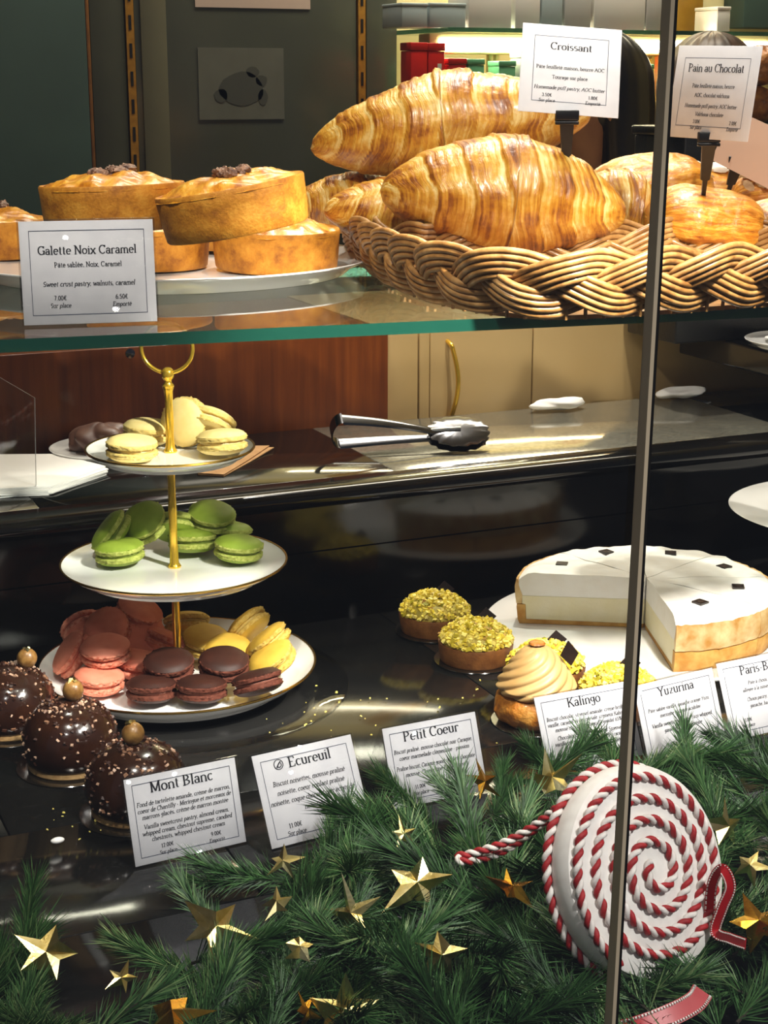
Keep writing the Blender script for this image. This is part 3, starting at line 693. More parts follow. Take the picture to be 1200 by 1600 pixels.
# ---- plate of galettes
PC = at_z(262, 400, SHELF+.016); PC.z = SHELF
PR = min((at_z(556, 412, SHELF+.018)-PC).length, .215)
r = thing('serving_plate', 'large round white serving plate under the nut tarts', 'plate', PC+Vector((0, 0, .0002)))
plate_parts(r, PR-.006, .016, 0, rim=None, well=.885)
PS = SHELF+.0092
t = NT('tart_side').set(.62, 0, .35)
n1 = t.noise(60, 8, rough=.7)
t.link(t.ramp(n1, [(.28, '#80460a'), (.5, '#bc7a1c'), (.72, '#d89c38')]), t.b.inputs['Base Color']); t.bump(t.noise(420, 6), .5, .0012)
t = NT('tart_top').set(.34, 0, .5, .3, .2)
mp = t.add('ShaderNodeMapping'); mp.inputs['Scale'].default_value = (26, 90, 60); t.link(t.coord(), mp.inputs[0])
t.link(t.ramp(t.noise(1, 7, mp.outputs[0], .65), [(.32, '#8a4a08'), (.45, '#c47e18'), (.58, '#e0a434'), (.8, '#f2d07a')]), t.b.inputs['Base Color']); t.bump(t.noise(1.6, 6, mp.outputs[0]), .6, .0015)
M('walnut', '#4a2a1a', '#a07a60', 120, .5, bump=.9, bscale=260, bdist=.002); M('glaze_white', '#cbb9a8', '#a58d7a', 200, .4)
def lump(mb, c, r, sd, seg=10, sq=(1, 1, 1), amp=.35, fr=1.6):
    rows = []
    for i in range(seg+1):
        th = PI*i/seg; row = []
        for j in range(seg*2):
            a = 2*PI*j/(seg*2); d = Vector((math.sin(th)*math.cos(a), math.sin(th)*math.sin(a), math.cos(th)))
            f = r*(1+amp*nz(d.x*fr+sd, d.y*fr+sd*.7, d.z*fr)); row.append((c[0]+d.x*f*sq[0], c[1]+d.y*f*sq[1], c[2]+d.z*f*sq[2]))
        rows.append(row)
    mb.grid(rows, True, False)
def galette(px, py, z, tilt, label, sd, D=.122, H=.036, nut=(0, 0), spin=0):
    p = at_z(px, py, z); d = RT*math.cos(R_(tilt[1]))+Vector((FW.x, FW.y, 0)).normalized()*math.sin(R_(tilt[1]))
    n = Vector((0, 0, 1))*math.cos(R_(tilt[0]))+d*math.sin(R_(tilt[0]))
    r = thing('nut_tart', label, 'tart', p, n.to_track_quat('Z', 'Y')@Quaternion((0, 0, 1), spin), 'nut caramel tarts on the serving plate')
    Rr = D/2
    f = lambda q, z_, a, i: (q*(1+.012*nz(math.cos(a)*2+sd, math.sin(a)*2, z_*20)), z_)
    part('pastry_shell', MB().lathe([(0, 0), (Rr*.93, 0), (Rr*.955, .0015), (Rr*.975, H*.35), (Rr*.99, H*.75), (Rr, H), (Rr*.985, H+.0015), (Rr*.94, H+.0005), (0, H-.004)], 72, f), 'tart_side', r)
    rows = []; NR, NA = 26, 84
    for i in range(NR+1):
        q = i/NR; row = []
        for j in range(NA):
            a = 2*PI*j/NA; rr = Rr*(1.0)*q
            x, y = rr*math.cos(a), rr*math.sin(a)
            z_ = H-.003+.0125*(1-q**2.6)+.0045*nz(x*55+sd, y*55, sd)*(1-.5*q)+.003*nz(x*140, y*60+sd, 3)
            z_ += .0022*abs(nz(x*160+sd, y*50, 1))
            if q > .9: z_ -= .004*(q-.9)/.1*0
            z_ = max(z_, H-.001+.0018*(1-q)) if q < 1 else H-.0025
            rr2 = rr*(1+.02*nz(math.cos(a)*5+sd, math.sin(a)*5, 9)*q)
            row.append((rr2*math.cos(a), rr2*math.sin(a), z_))
        rows.append(row)
    part('flaky_top', MB().grid(rows, True, False), 'tart_top', r, True, 0)
    if nut is not None:
        random.seed(int(sd*10)); mb = MB()
        for k in range(14):
            a = random.uniform(0, 6.28); q = random.uniform(0, .019)
            lump(mb, (nut[0]+q*math.cos(a), nut[1]+q*math.sin(a), H+.0095+random.uniform(-.001, .0025)), random.uniform(.0042, .0065), sd+k, 8, (1.3, .9, .75), .7, 3.0)
        part('walnut_pieces', mb, 'walnut', r)
galette(432, 417, PS+.0003, (2, -60), 'nut tart at the front of the plate nearest the basket', 1.2)
galette(230, 415, PS+.0003, (1, 0), 'nut tart at the front of the plate behind the Galette card', 2.5)
galette(-14, 398, PS+.0003, (1, 0), 'nut tart cut by the picture edge beside the Galette card', 3.8, nut=(.03, .0))
galette(180, 357, PS+.052, (2, 150), 'nut tart on top of the stack with a walnut cluster on its peak', 5.1)
galette(372, 361, PS+.055, (10, 185), 'tilted nut tart leaning on the others beside the croissants', 6.4)
galette(385, 388, PS+.0003, (2, 90), 'nut tart at the back of the plate under the tilted one', 7.7, nut=None)
galette(170, 386, PS+.0003, (1, 0), 'nut tart at the back of the plate under the top one', 8.8, nut=(.02, 0))

# ---- basket
t = NT('wicker').set(.42, 0, .45, .15)
t.link(t.ramp(t.noise(70, 5), [(.3, '#6a461e'), (.5, '#936a38'), (.72, '#b48c56')]), t.b.inputs['Base Color']); t.bump(t.noise(300, 4), .25, .0006)
bp = [at_z(x, y, SHELF+.002) for x, y in ((560, 412), (590, 440), (640, 466), (700, 484), (780, 497), (860, 502), (950, 499), (1060, 492), (1190, 482), (1330, 474))]
for q in bp: q.z = 0
off_b = sv*.20
backs = [bp[-1]+su*.05+sv*.05, bp[-1]+su*.06+sv*.13, bp[-1]+sv*.20, bp[-5]+sv*.245, bp[2]+sv*.26+su*.03]
loop = catmull(bp+backs, 14, True)
cum = [0]
for k in range(len(loop)): cum.append(cum[-1]+(loop[(k+1) % len(loop)]-loop[k]).length)
LT = cum[-1]
def loop_at(s_):
    s_ %= LT; lo = 0; hi = len(loop)
    while hi-lo > 1:
        m = (lo+hi)//2
        if cum[m] <= s_: lo = m
        else: hi = m
    a, b = loop[lo % len(loop)], loop[(lo+1) % len(loop)]; f = (s_-cum[lo])/max(cum[lo+1]-cum[lo], 1e-9)
    return a.lerp(b, f), (b-a).normalized()
bc = sum(loop, Vector())/len(loop)
nper = round(LT/.19); BH = .031
root = thing('wicker_basket', 'brown wicker basket with a thick braided rim full of pastries', 'basket', (bc.x, bc.y, SHELF))
for k in range(3):
    mb = MB()
    for wq in range(5):
        ow = (wq-2)*.0049; pts = []; NS = 420
        for i in range(NS):
            s_ = LT*i/NS; th = 2*PI*nper*i/NS+2*PI*k/3
            p, tn = loop_at(s_); out = Vector((tn.y, -tn.x, 0))
            if out.dot(p-bc) < 0: out = -out
            lat = .0155*math.sin(th); dl = .0155*2*PI*nper/LT*math.cos(th)      # slope of the strand
            depth = .0062*math.sin(2*th)
            nl = 1/math.sqrt(1+dl*dl); crown = .0016*(1-(wq-2)**2/4)
            lat2 = lat+ow*nl; along = -ow*dl*nl
            zz = BH+lat2
            pts.append(Vector((p.x, p.y, 0))-Vector((bc.x, bc.y, 0))+tn*along+out*(depth+crown+(zz-.02)*.30)+Vector((0, 0, zz)))
        mb.tube(pts, .0027, 8, True)
    part('braid_strand', mb, 'wicker', root, True, 0)
mb = MB(); inner = [bc+(q-bc)*.93 for q in loop[::3]]
mb.prism([(q.x-bc.x, q.y-bc.y) for q in inner], .0015, .005); part('basket_floor', mb, 'wicker', root, False)
mb = MB()
for i in range(90):
    p, tn = loop_at(LT*i/90); q = (p-bc)*.955; mb.tube([(q.x, q.y, .002), (q.x*1.012, q.y*1.012, .022)], .0016, 6)
s_ = part('side_stakes', mb, 'wicker', root); s_['kind'] = 'stuff'

# ---- croissants
t = NT('croissant').set(.34, 0, .5, .35, .2)
uvn = t.coord('UV'); at_ = t.add('ShaderNodeAttribute'); at_.attribute_name = 'tone'
mp = t.add('ShaderNodeMapping'); mp.inputs['Scale'].default_value = (10, .7, 1); t.link(uvn, mp.inputs[0])
mp2 = t.add('ShaderNodeMapping'); mp2.inputs['Scale'].default_value = (2.2, 3.2, 1); t.link(uvn, mp2.inputs[0])
st1 = t.noise(1, 5, mp.outputs[0], .6); st2 = t.noise(1, 5, mp2.outputs[0], .6); st3 = t.noise(110, 5)
mx = t.add('ShaderNodeMath', operation='MULTIPLY_ADD'); mx.inputs[1].default_value = .48; t.link(st1, mx.inputs[0])
m2 = t.add('ShaderNodeMath', operation='MULTIPLY_ADD'); m2.inputs[1].default_value = .46; t.link(st2, m2.inputs[0]); t.link(mx.outputs[0], m2.inputs[2])
m3 = t.add('ShaderNodeMath', operation='MULTIPLY'); m3.inputs[1].default_value = .30; t.link(at_.outputs['Fac'], m3.inputs[0]); t.link(m3.outputs[0], mx.inputs[2])
t.link(t.ramp(m2.outputs[0], [(.37, '#5a2c08'), (.48, '#8c5010'), (.57, '#b3781c'), (.68, '#cb9a38'), (.84, '#e4cb86')]), t.b.inputs['Base Color'])
ad = t.add('ShaderNodeMath', operation='ADD'); t.link(st1, ad.inputs[0]); t.link(st3, ad.inputs[1]); t.bump(ad.outputs[0], .8, .0016)
def croissant_mesh(L, R, bend, nb, sd, fat=.62, nt=190, na=64, flat=.86):
    mb = MB(); mb.uv = []; mb.col = []; rows = []
    def prof(t_): return max((1-abs(t_)**1.6), 0)**fat*.93+.07*(1-abs(t_))+.05
    for i in range(nt+1):
        t_ = -1+2*i/nt; row = []; sg = 1 if t_ >= 0 else -1
        for j in range(na):
            a = 2*PI*j/na; ca, sa = math.cos(a), math.sin(a); wob = .34*nz(ca*1.1+sd, sa*1.1, sd*1.7+sg)+.10*nz(ca*3+sd, sa*3, sd)
            s_ = abs(t_)*nb+.45*math.sin(a+sd*.3)*sg+wob+.5
            k = math.floor(s_); f = s_-k
            r = R*prof(abs(t_))
            rim = max(0, (f-.72)/.28)                       # the free edge of each rolled layer stands proud, then drops
            r *= 1+.055*(f**1.5 if f < .93 else (1-f)/.07)-.02
            s4 = s_*4.3+.8*nz(ca*2.2, sa*2.2, sd+k); f4 = s4-math.floor(s4)
            r *= 1+(.010+.012*nz(s_*1.3, ca*2, sd))*(f4 if f4 < .8 else (1-f4)*4)
            r *= 1+.020*nz(s_*6, ca*1.2, sa*1.2+sd)+.10*nz(t_*2.0+sd, ca*1.0, sa*1.0)+.012*nz(s_*15, ca*2, sa*2+sd)+.012*nz(t_*14, ca*7, sa*7+sd)
            if abs(t_) > .97: r *= max(0, (1-abs(t_))/.03)**.5
            cy, cz = r*math.cos(a), r*math.sin(a)
            if cz < 0: cz *= flat
            row.append((t_*L/2, cy+bend*t_*t_*sg*sg, cz))
            mb.uv.append((s_*1.0+(20 if sg > 0 else 0), a/(2*PI)*6)); mb.col.append(min(max((.95*(1-f)**2 if f < .6 else .15)+.25*(1-f4)+.5*nz(t_*4, ca*2, sa*2+sd), 0), 1))
        rows.append(row)
    mb.grid(rows, True, True); return mb
def croissant(label, px, py, dep, L, R, bend, nb, sd, yaw, roll=0, pitch=0, fat=.62, **kw):
    p = at_d(px, py, dep); q = Quaternion((0, 0, 1), -YAW+R_(yaw))@Quaternion((0, 1, 0), R_(roll))@Quaternion((1, 0, 0), R_(pitch))
    o = part('croissant', croissant_mesh(L, R, bend, nb, sd, fat, **kw), 'croissant', None, True, 0); o.location = p; o.rotation_mode = 'QUATERNION'; o.rotation_quaternion = q
    return tag(o, label, 'croissant', 'croissants heaped in the basket')
croissant('large front croissant resting on the braided rim of the basket', 792, 314, 1.475, .233, .058, .018, 3.6, 2.2, 4, 6, -10)
croissant('large croissant on top of the heap under the Croissant card', 700, 204, 1.60, .287, .055, .02, 4.2, 7.4, -6, -7, -5, fat=.7)
croissant('small end of a croissant peeking out beside the nut tarts', 560, 322, 1.66, .15, .034, .01, 3.4, 4.1, -10, 0)
croissant('croissant lying behind the front one, its tip towards the nut tarts', 626, 336, 1.57, .15, .036, .01, 3.4, 9.3, 12, 4)
croissant('plain croissant half hidden behind the window joint', 962, 338, 1.61, .12, .045, .01, 3.4, 12.1, 20, 10)
# ---- pain au chocolat, almond pastries
t = NT('flaky_roll').set(.34, 0, .5, .3, .2)
mp = t.add('ShaderNodeMapping'); mp.inputs['Scale'].default_value = (1.2, 7, 1); t.link(t.coord('UV'), mp.inputs[0])
s1 = t.noise(1, 6, mp.outputs[0], .65)
t.link(t.ramp(s1, [(.3, '#8a470b'), (.48, '#c47c18'), (.62, '#dda23a'), (.8, '#ecc97a')]), t.b.inputs['Base Color'])
ad = t.add('ShaderNodeMath', operation='ADD'); t.link(s1, ad.inputs[0]); t.link(t.noise(160, 4), ad.inputs[1]); t.bump(ad.outputs[0], .8, .0016)
def roll_mesh(L, R, sd, flat=.8, sugar=0):
    mb = MB(); mb.uv = []; rows = []; nt, na = 60, 72
    for i in range(nt+1):
        t_ = -1+2*i/nt; row = []
        for j in range(na):
            a = 2*PI*j/na; e = (1-abs(t_)**3)**.5 if abs(t_) < 1 else 0
            lay = (a/(2*PI)*7+.15*nz(t_*2, a, sd)) % 1
            r = R*(.30+.70*e)*(1+.05*lay**3+.07*nz(t_*1.4+sd, math.cos(a)*1.6, math.sin(a)*1.6)+.025*nz(t_*6, math.cos(a)*6, math.sin(a)*6+sd))
            if abs(t_) >= .999: r *= .6
            row.append((t_*L/2, r*math.cos(a)*1.15, r*math.sin(a)*flat)); mb.uv.append((t_*2, a/(2*PI)*7))
        rows.append(row)
    mb.grid(rows, True, True); return mb
def flaky(name, label, cat, px, py, dep, L, R, sd, yaw, roll=0, topping=False, group='filled pastries in the basket'):
    p = at_d(px, py, dep)
    r = thing(name, label, cat, p, Quaternion((0, 0, 1), -YAW+R_(yaw))@Quaternion((0, 1, 0), R_(roll)), group)
    part('flaky_dough', roll_mesh(L, R, sd), 'flaky_roll', r, True, 0)
    if topping:
        random.seed(int(sd*7)); mb = MB(); m2_ = MB()
        for k in range(46):
            x = random.uniform(-L*.45, L*.45); a = random.uniform(.5, 2.6); c = (x, R*1.12*math.cos(a), R*.84*math.sin(a))
            nn = Vector((0, math.cos(a), math.sin(a))); q = nn.to_track_quat('Z', 'Y')@Quaternion((0, 0, 1), random.uniform(0, 6.3))@Quaternion((1, 0, 0), random.uniform(-.5, .5))
            rx, ry = random.uniform(.006, .009), random.uniform(.003, .005); i0 = len(mb.v)
            for zz in (-.0005, .0006):
                for h in range(8): v_ = q@Vector((rx*math.cos(h*PI/4), ry*math.sin(h*PI/4), zz)); mb.v.append((c[0]+v_.x, c[1]+v_.y, c[2]+v_.z))
            mb.face(*[i0+h for h in reversed(range(8))]); mb.face(*[i0+8+h for h in range(8)])
            for h in range(8): g = (h+1) % 8; mb.face(i0+h, i0+g, i0+8+g, i0+8+h)
        M('almond_flake', '#c9a878', '#8e6a46', 90, .6); M('icing_sugar', '#efe9dd', '#e0d6c4', 90, .85)
        s_ = part('almond_flakes', mb, 'almond_flake', r, False); s_['kind'] = 'stuff'
        for k in range(16):
            x = random.uniform(-L*.4, L*.4); a = random.uniform(.6, 2.5)
            lump(m2_, (x, R*1.08*math.cos(a), R*.8*math.sin(a)), random.uniform(.008, .013), k+sd, 6, (1.3, 1.1, .45), .5, 2)
        s_ = part('icing_sugar', m2_, 'icing_sugar', r); s_['kind'] = 'stuff'
    return r
flaky('chocolate_roll', 'rolled chocolate pastry in front at the window joint side of the basket', 'pastry', 1100, 350, 1.55, .108, .044, 1.7, 8, 6)
flaky('chocolate_roll', 'glazed rolled pastry behind the window joint', 'pastry', 1012, 306, 1.72, .13, .054, 3.9, 20, -6)
flaky('chocolate_roll', 'rolled pastry cut by the picture edge at the end of the basket', 'pastry', 1240, 362, 1.60, .11, .043, 5.9, 10, 0)
flaky('almond_pastry', 'almond pastry dusted with icing sugar behind the Pain au Chocolat spike', 'pastry', 1095, 302, 1.83, .13, .040, 8.9, 0, 4, True)
flaky('almond_pastry', 'almond pastry dusted with icing sugar at the picture edge', 'pastry', 1225, 312, 1.72, .12, .038, 10.7, 8, 0, True)

# ---- spiked cards above the pastries
def clip_card(bl, br, tl, dep, label, title, rows, prices, clip, foot, w_, h_, stem_d, lab2):
    BL = at_d(*bl, dep[0]); BR = at_d(*br, dep[1]); u = (BR-BL); vraw = at_d(*tl, dep[2])-BL
    r = card('price_card', label, 'price card', BL, u, vraw, u.length, vraw.length, title, rows, prices, holder=False, cap=.0070, title_y=.72, pframe=.13, body_cap=.0034)
    return r, u.normalized(), BL
def spike(label, top, foot, wid, parent_u):
    top = Vector(top); foot = Vector(foot); d = foot-top; L = d.length; q = d.to_track_quat('-Z', 'Y')
    r = thing('card_spike', label, 'card holder', foot, (0, 0, -YAW))
    inv = Matrix.Rotation(YAW, 3, 'Z'); dl = inv@(top-foot)
    mb = MB().box(dl.x-wid/2, dl.x+wid/2, dl.y-.004, dl.y-.0012, dl.z-.004, dl.z+.005); mb.box(dl.x-wid/2, dl.x+wid/2, dl.y+.0012, dl.y+.005, dl.z-.005, dl.z+.005); mb.box(dl.x-wid/2, dl.x+wid/2, dl.y-.004, dl.y+.005, dl.z-.0078, dl.z-.0046)
    bpart('clamp', mb, 'black_plastic', .0008, r)
    rows = []
    for k, (f, hw) in enumerate(((0, .0062), (.12, .0058), (.5, .0042), (.52, .0022), (1.0, .0018))):
        c = Vector((dl.x, dl.y, dl.z-.0078)).lerp(Vector((0, 0, 0)), f); rows.append([(c.x-hw, c.y-.002, c.z), (c.x+hw, c.y-.002, c.z), (c.x+hw, c.y+.002, c.z), (c.x-hw, c.y+.002, c.z)])
    part('spike', MB().grid(rows, True, True), 'black_plastic', r, False)
clip_card((809, 173), (966, 185), (793, 35), (1.44, 1.44, 1.46), 'price card headed Croissant clipped above the croissants', 'Croissant',
    [(.50, 'Pâte feuilleté maison, beurre AOC', 0), (.39, 'Tourage sur place', 0), (.27, 'Homemade puff pastry, AOC butter', I)], [(.28, .185, '3.50€', 'Sur place'), (.74, .185, '1.80€', 'Emporté')], None, None, 0, 0, 0, '')
clip_card((1040, 213), (1168, 222), (1006, 92), (1.50, 1.42, 1.52), 'price card headed Pain au Chocolat crossed by the window joint', 'Pain au Chocolat',
    [(.55, 'Pâte feuilleté maison, beurre', 0), (.45, 'AOC, chocolat valrhona', 0), (.335, 'Homemade puff pastry, AOC butter', I), (.245, 'Valrhona chocolate', I)], [(.36, .165, '3.00€', 'Sur place'), (.80, .165, '2.00€', 'Emporté')], None, None, 0, 0, 0, '')
spike('black spike clip holding the Croissant card', at_d(886, 181, 1.441), at_d(884, 290, 1.47), .021, None)
spike('black spike clip holding the Pain au Chocolat card', at_d(1108, 215, 1.46), at_d(1096, 330, 1.53), .020, None)
# third card seen from its blank side at the picture edge
M('beige_card', '#c9ab98', rough=.7)
BL = at_d(1112, 250, 1.62); u = at_d(1260, 325, 1.50)-BL; v = at_d(1150, 172, 1.60)-BL; v = v-u*(v.dot(u)/u.length_squared)
n = u.cross(v).normalized()*.0008
tag(part('blank_card', MB().obox(BL, u, v, n), 'beige_card', None, False), 'pinkish beige card seen blank at the picture edge above the almond pastry', 'card')
spike('black spike clip holding the pinkish blank card', at_d(1150, 252, 1.60), at_d(1134, 312, 1.63), .016, None)

# ================================================================== PIE
PIE = at_z(1007, 975, .012); PIE.z = 0
r = thing('serving_plate', 'large round white plate under the white meringue pie', 'plate', PIE+Vector((0, 0, .0003)))
plate_parts(r, .172, .011, 0, rim=None)
M('meringue', '#faf9f5', '#f4f1ea', 60, .6, spec=.3, bump=.25, bscale=180, bdist=.001); M('pie_cream', '#f2ebcc', '#ece3ba', 50, .55, bump=.35, bscale=220, bdist=.001)
M('pie_crust', '#b9812f', '#d9ab5c', 60, .65, bump=.5, bscale=300, bdist=.001); M('browned_skin', '#c48a3a', '#ecd39c', 45, .5, bump=.4, bscale=120, bdist=.0012); M('dark_chocolate', '#1c110c', '#261811', 60, .3); M('choc_print', '#5a4638', rough=.5)
def wedge(sec, a0, a1, n=14, fn=None, c=(0, 0)):
    rows = []
    for i in range(n+1):
        a = a0+(a1-a0)*i/n; row = []
        for (q, z) in sec:
            if fn: q, z = fn(q, z, a)
            row.append((c[0]+q*math.cos(a), c[1]+q*math.sin(a), z))
        rows.append(row)
    return MB().grid(rows, True, True)
A1 = R_(149.7); A0 = R_(-111); NSL = 6; RP = .137
names = ['pie slice showing its cut face towards the Yuzurina card', 'pie slice fifth from the long cut face, above the Paris-Brest card', 'pie slice fourth from the long cut face, nearest the pedestal plate', 'pie slice third from the long cut face, at the back of the pie', 'pie slice second from the long cut face, beside the window joint', 'pie slice with a long cut face towards the pistachio tarts']
for k in range(NSL):
    a0 = A0+(A1-A0)*k/NSL; a1 = A0+(A1-A0)*(k+1)/NSL; am = (a0+a1)/2
    o = PIE+Vector((math.cos(am), math.sin(am), 0))*.0012+Vector((0, 0, .0077))
    r = thing('pie_slice', names[k], 'pie slice', o, group='slices of the white pie')
    g = .004
    b0, b1 = a0+.002, a1-.002
    nf = lambda q, z, a: (q*(1+.006*nz(math.cos(a)*9, math.sin(a)*9, z*40+k)), z+.0006*nz(q*90*math.cos(a), q*90*math.sin(a), k))
    nt = lambda q, z, a: (q, z+(.0022*nz(q*60*math.cos(a), q*60*math.sin(a), k*.3)+.001*nz(q*160*math.cos(a), q*160*math.sin(a), 4) if z > .045 else 0))
    part('crust', wedge([(.0004, 0), (RP*.97, 0), (RP*.985, .004), (RP*1.0, .019), (RP*.995, .0215), (RP*.93, .0215), (RP*.92, .005), (.0004, .004)], b0, b1, 14, nf), 'pie_crust', r)
    part('cream_filling', wedge([(.0004, .0042), (RP*.918, .0052), (RP*.928, .0217), (RP*.955, .0225), (RP*.955, .0315), (.0004, .0315)], b0, b1, 14, nf), 'pie_cream', r)
    top = [(RP*.985*q, .0565+.001*math.sin(q*3)-.008*max(0, q-.88)**2/.0144) for q in (1, .97, .93, .88, .8, .65, .5, .35, .2, .1, .003)]
    part('meringue_top', wedge([(.0004, .0318), (RP*.955, .0318), (RP*.985, .043)]+top, b0, b1, 16, nt), 'meringue', r)
    ft = lambda q, z, a: (q+.0016*nz(math.cos(a)*30, math.sin(a)*30, z*120+k)+.0012*nz(math.cos(a)*9, math.sin(a)*9, z*30), z+.0012*nz(math.cos(a)*20, math.sin(a)*20, k+5)*(z > .04))
    part('browned_edge', wedge([(RP*.958, .0226), (RP*1.0, .0226), (RP*1.012, .030), (RP*1.012, .042), (RP*1.0, .0505), (RP*.988, .0495), (RP*.975, .040), (RP*.958, .034)], b0, b1, 22, ft), 'browned_skin', r)
    tr = RP*.70; mb = MB(); ta = am+.25; cx, cy = tr*math.cos(am), tr*math.sin(am)
    ux, uy = math.cos(ta), math.sin(ta); s_ = .0062
    mb.prism([(cx+s_*(ux*p-uy*q), cy+s_*(uy*p+ux*q)) for (p, q) in ((-1, -1), (1, -1), (1, 1), (-1, 1))], .0572, .0592)
    tg = part('chocolate_tag', mb, 'dark_chocolate', r, False)
    mb = MB()
    for q in (-.3, .25): mb.box(cx-.0022, cx+.0022, cy+q*s_-.0004, cy+q*s_+.0004, .05922, .05930)
    part('tag_print', mb, 'choc_print', tg, False)

# ================================================================== PISTACHIO TARTS
t = NT('pistachio_bits').set(.5, 0, .4); at_ = t.add('ShaderNodeAttribute'); at_.attribute_name = 'tone'
t.link(t.ramp(at_.outputs['Fac'], [(0, '#747a18'), (.2, '#c0ac28'), (.5, '#e8cc40'), (.85, '#f2e27a'), (1, '#a87428')]), t.b.inputs['Base Color'])
t = NT('nut_bits').set(.5, 0, .4); at_ = t.add('ShaderNodeAttribute'); at_.attribute_name = 'tone'
t.link(t.ramp(at_.outputs['Fac'], [(0, '#2a150d'), (.45, '#3b2015'), (.6, '#8a6248'), (1, '#c9a890')]), t.b.inputs['Base Color'])
M('tart_brown', '#6e4018', '#8c5826', 70, .55, bump=.4, bscale=400); M('gold_board', '#1a1713', rough=.12, coat=.8); M('caramel_cream', '#9a8a2e', '#b39c3a', 90, .6)
def chip(mb, c, n, s, tone):
    q = Vector(n).to_track_quat('Z', 'Y')@Quaternion((random.uniform(-1, 1), random.uniform(-1, 1), random.uniform(-1, 1)), random.uniform(0, 2.2))
    i0 = len(mb.v); a, b, d = s*random.uniform(.6, 1.2), s*random.uniform(.45, .8), s*random.uniform(.3, .55)
    for (x, y, z) in ((-a, -b*.6, -d), (a*.7, -b, -d), (a, b*.7, -d), (-a*.6, b, -d), (-a*.7, -b*.4, d), (a*.5, -b*.7, d), (a*.8, b*.5, d), (-a*.4, b*.7, d)):
        v_ = q@Vector((x, y, z)); mb.v.append((c[0]+v_.x, c[1]+v_.y, c[2]+v_.z)); mb.col.append(tone)
    for f in ((3, 2, 1, 0), (4, 5, 6, 7), (0, 1, 5, 4), (1, 2, 6, 5), (2, 3, 7, 6), (3, 0, 4, 7)): mb.face(*[i0+k for k in f])
def pistachio_tart(px, py, label, sd):
    random.seed(sd); p = at_z(px, py, 0)
    r = thing('pistachio_tart', label, 'tart', p+Vector((0, 0, .0002)), (0, 0, sd), 'pistachio tarts in a row')
    part('board', MB().lathe([(0, 0), (.043, 0), (.0435, .0006), (.043, .0012), (0, .0012)], 56), 'gold_board', r)
    part('pastry_shell', MB().lathe([(0, .0014), (.036, .0014), (.037, .003), (.039, .020), (.0385, .0215), (.036, .0215), (.035, .018), (0, .018)], 56), 'tart_brown', r)
    part('cream_mound', MB().lathe([(0, .018), (.034, .0185), (.036, .021), (.034, .0285), (.027, .0350), (.016, .038), (0, .039)], 40), 'caramel_cream', r)
    mb = MB(); mb.col = []
    for k in range(540):
        q = math.sqrt(random.random()); a = random.uniform(0, 2*PI); rr = .038*q; z = .0218+.0185*(1-q**2.6)
        n = Vector((math.cos(a)*q*.8, math.sin(a)*q*.8, 1)); chip(mb, (rr*math.cos(a), rr*math.sin(a), z+random.uniform(.0008, .0030)), n, random.uniform(.0022, .0042), min(1, random.betavariate(2, 1.6)))
    s_ = part('chopped_pistachios', mb, 'pistachio_bits', r, False); s_['kind'] = 'stuff'
    a = YAW*0; mb = MB(); s2 = .0105
    pts = [(-s2, 0), (0, -s2*.9), (s2, 0), (0, s2*.9)]
    c_ = part('chocolate_square', mb.prism(pts, -.0009, .0009), 'dark_chocolate', r, False); c_.rotation_euler = (R_(70), 0, -YAW-sd+.15); v_ = Matrix.Rotation(-sd, 3, 'Z')@(RT*.017+Vector((0, .014, 0))); c_.location = (v_.x, v_.y, .0425)
pistachio_tart(679, 985, 'pistachio tart farthest back in the row, next to the white pie plate', 21)
pistachio_tart(743, 1031, 'pistachio tart second from the back of the row', 22)
pistachio_tart(852, 1070, 'pistachio tart right behind the swirled cream puff', 23)
pistachio_tart(966, 1110, 'pistachio tart half hidden behind the Kalingo card', 24)

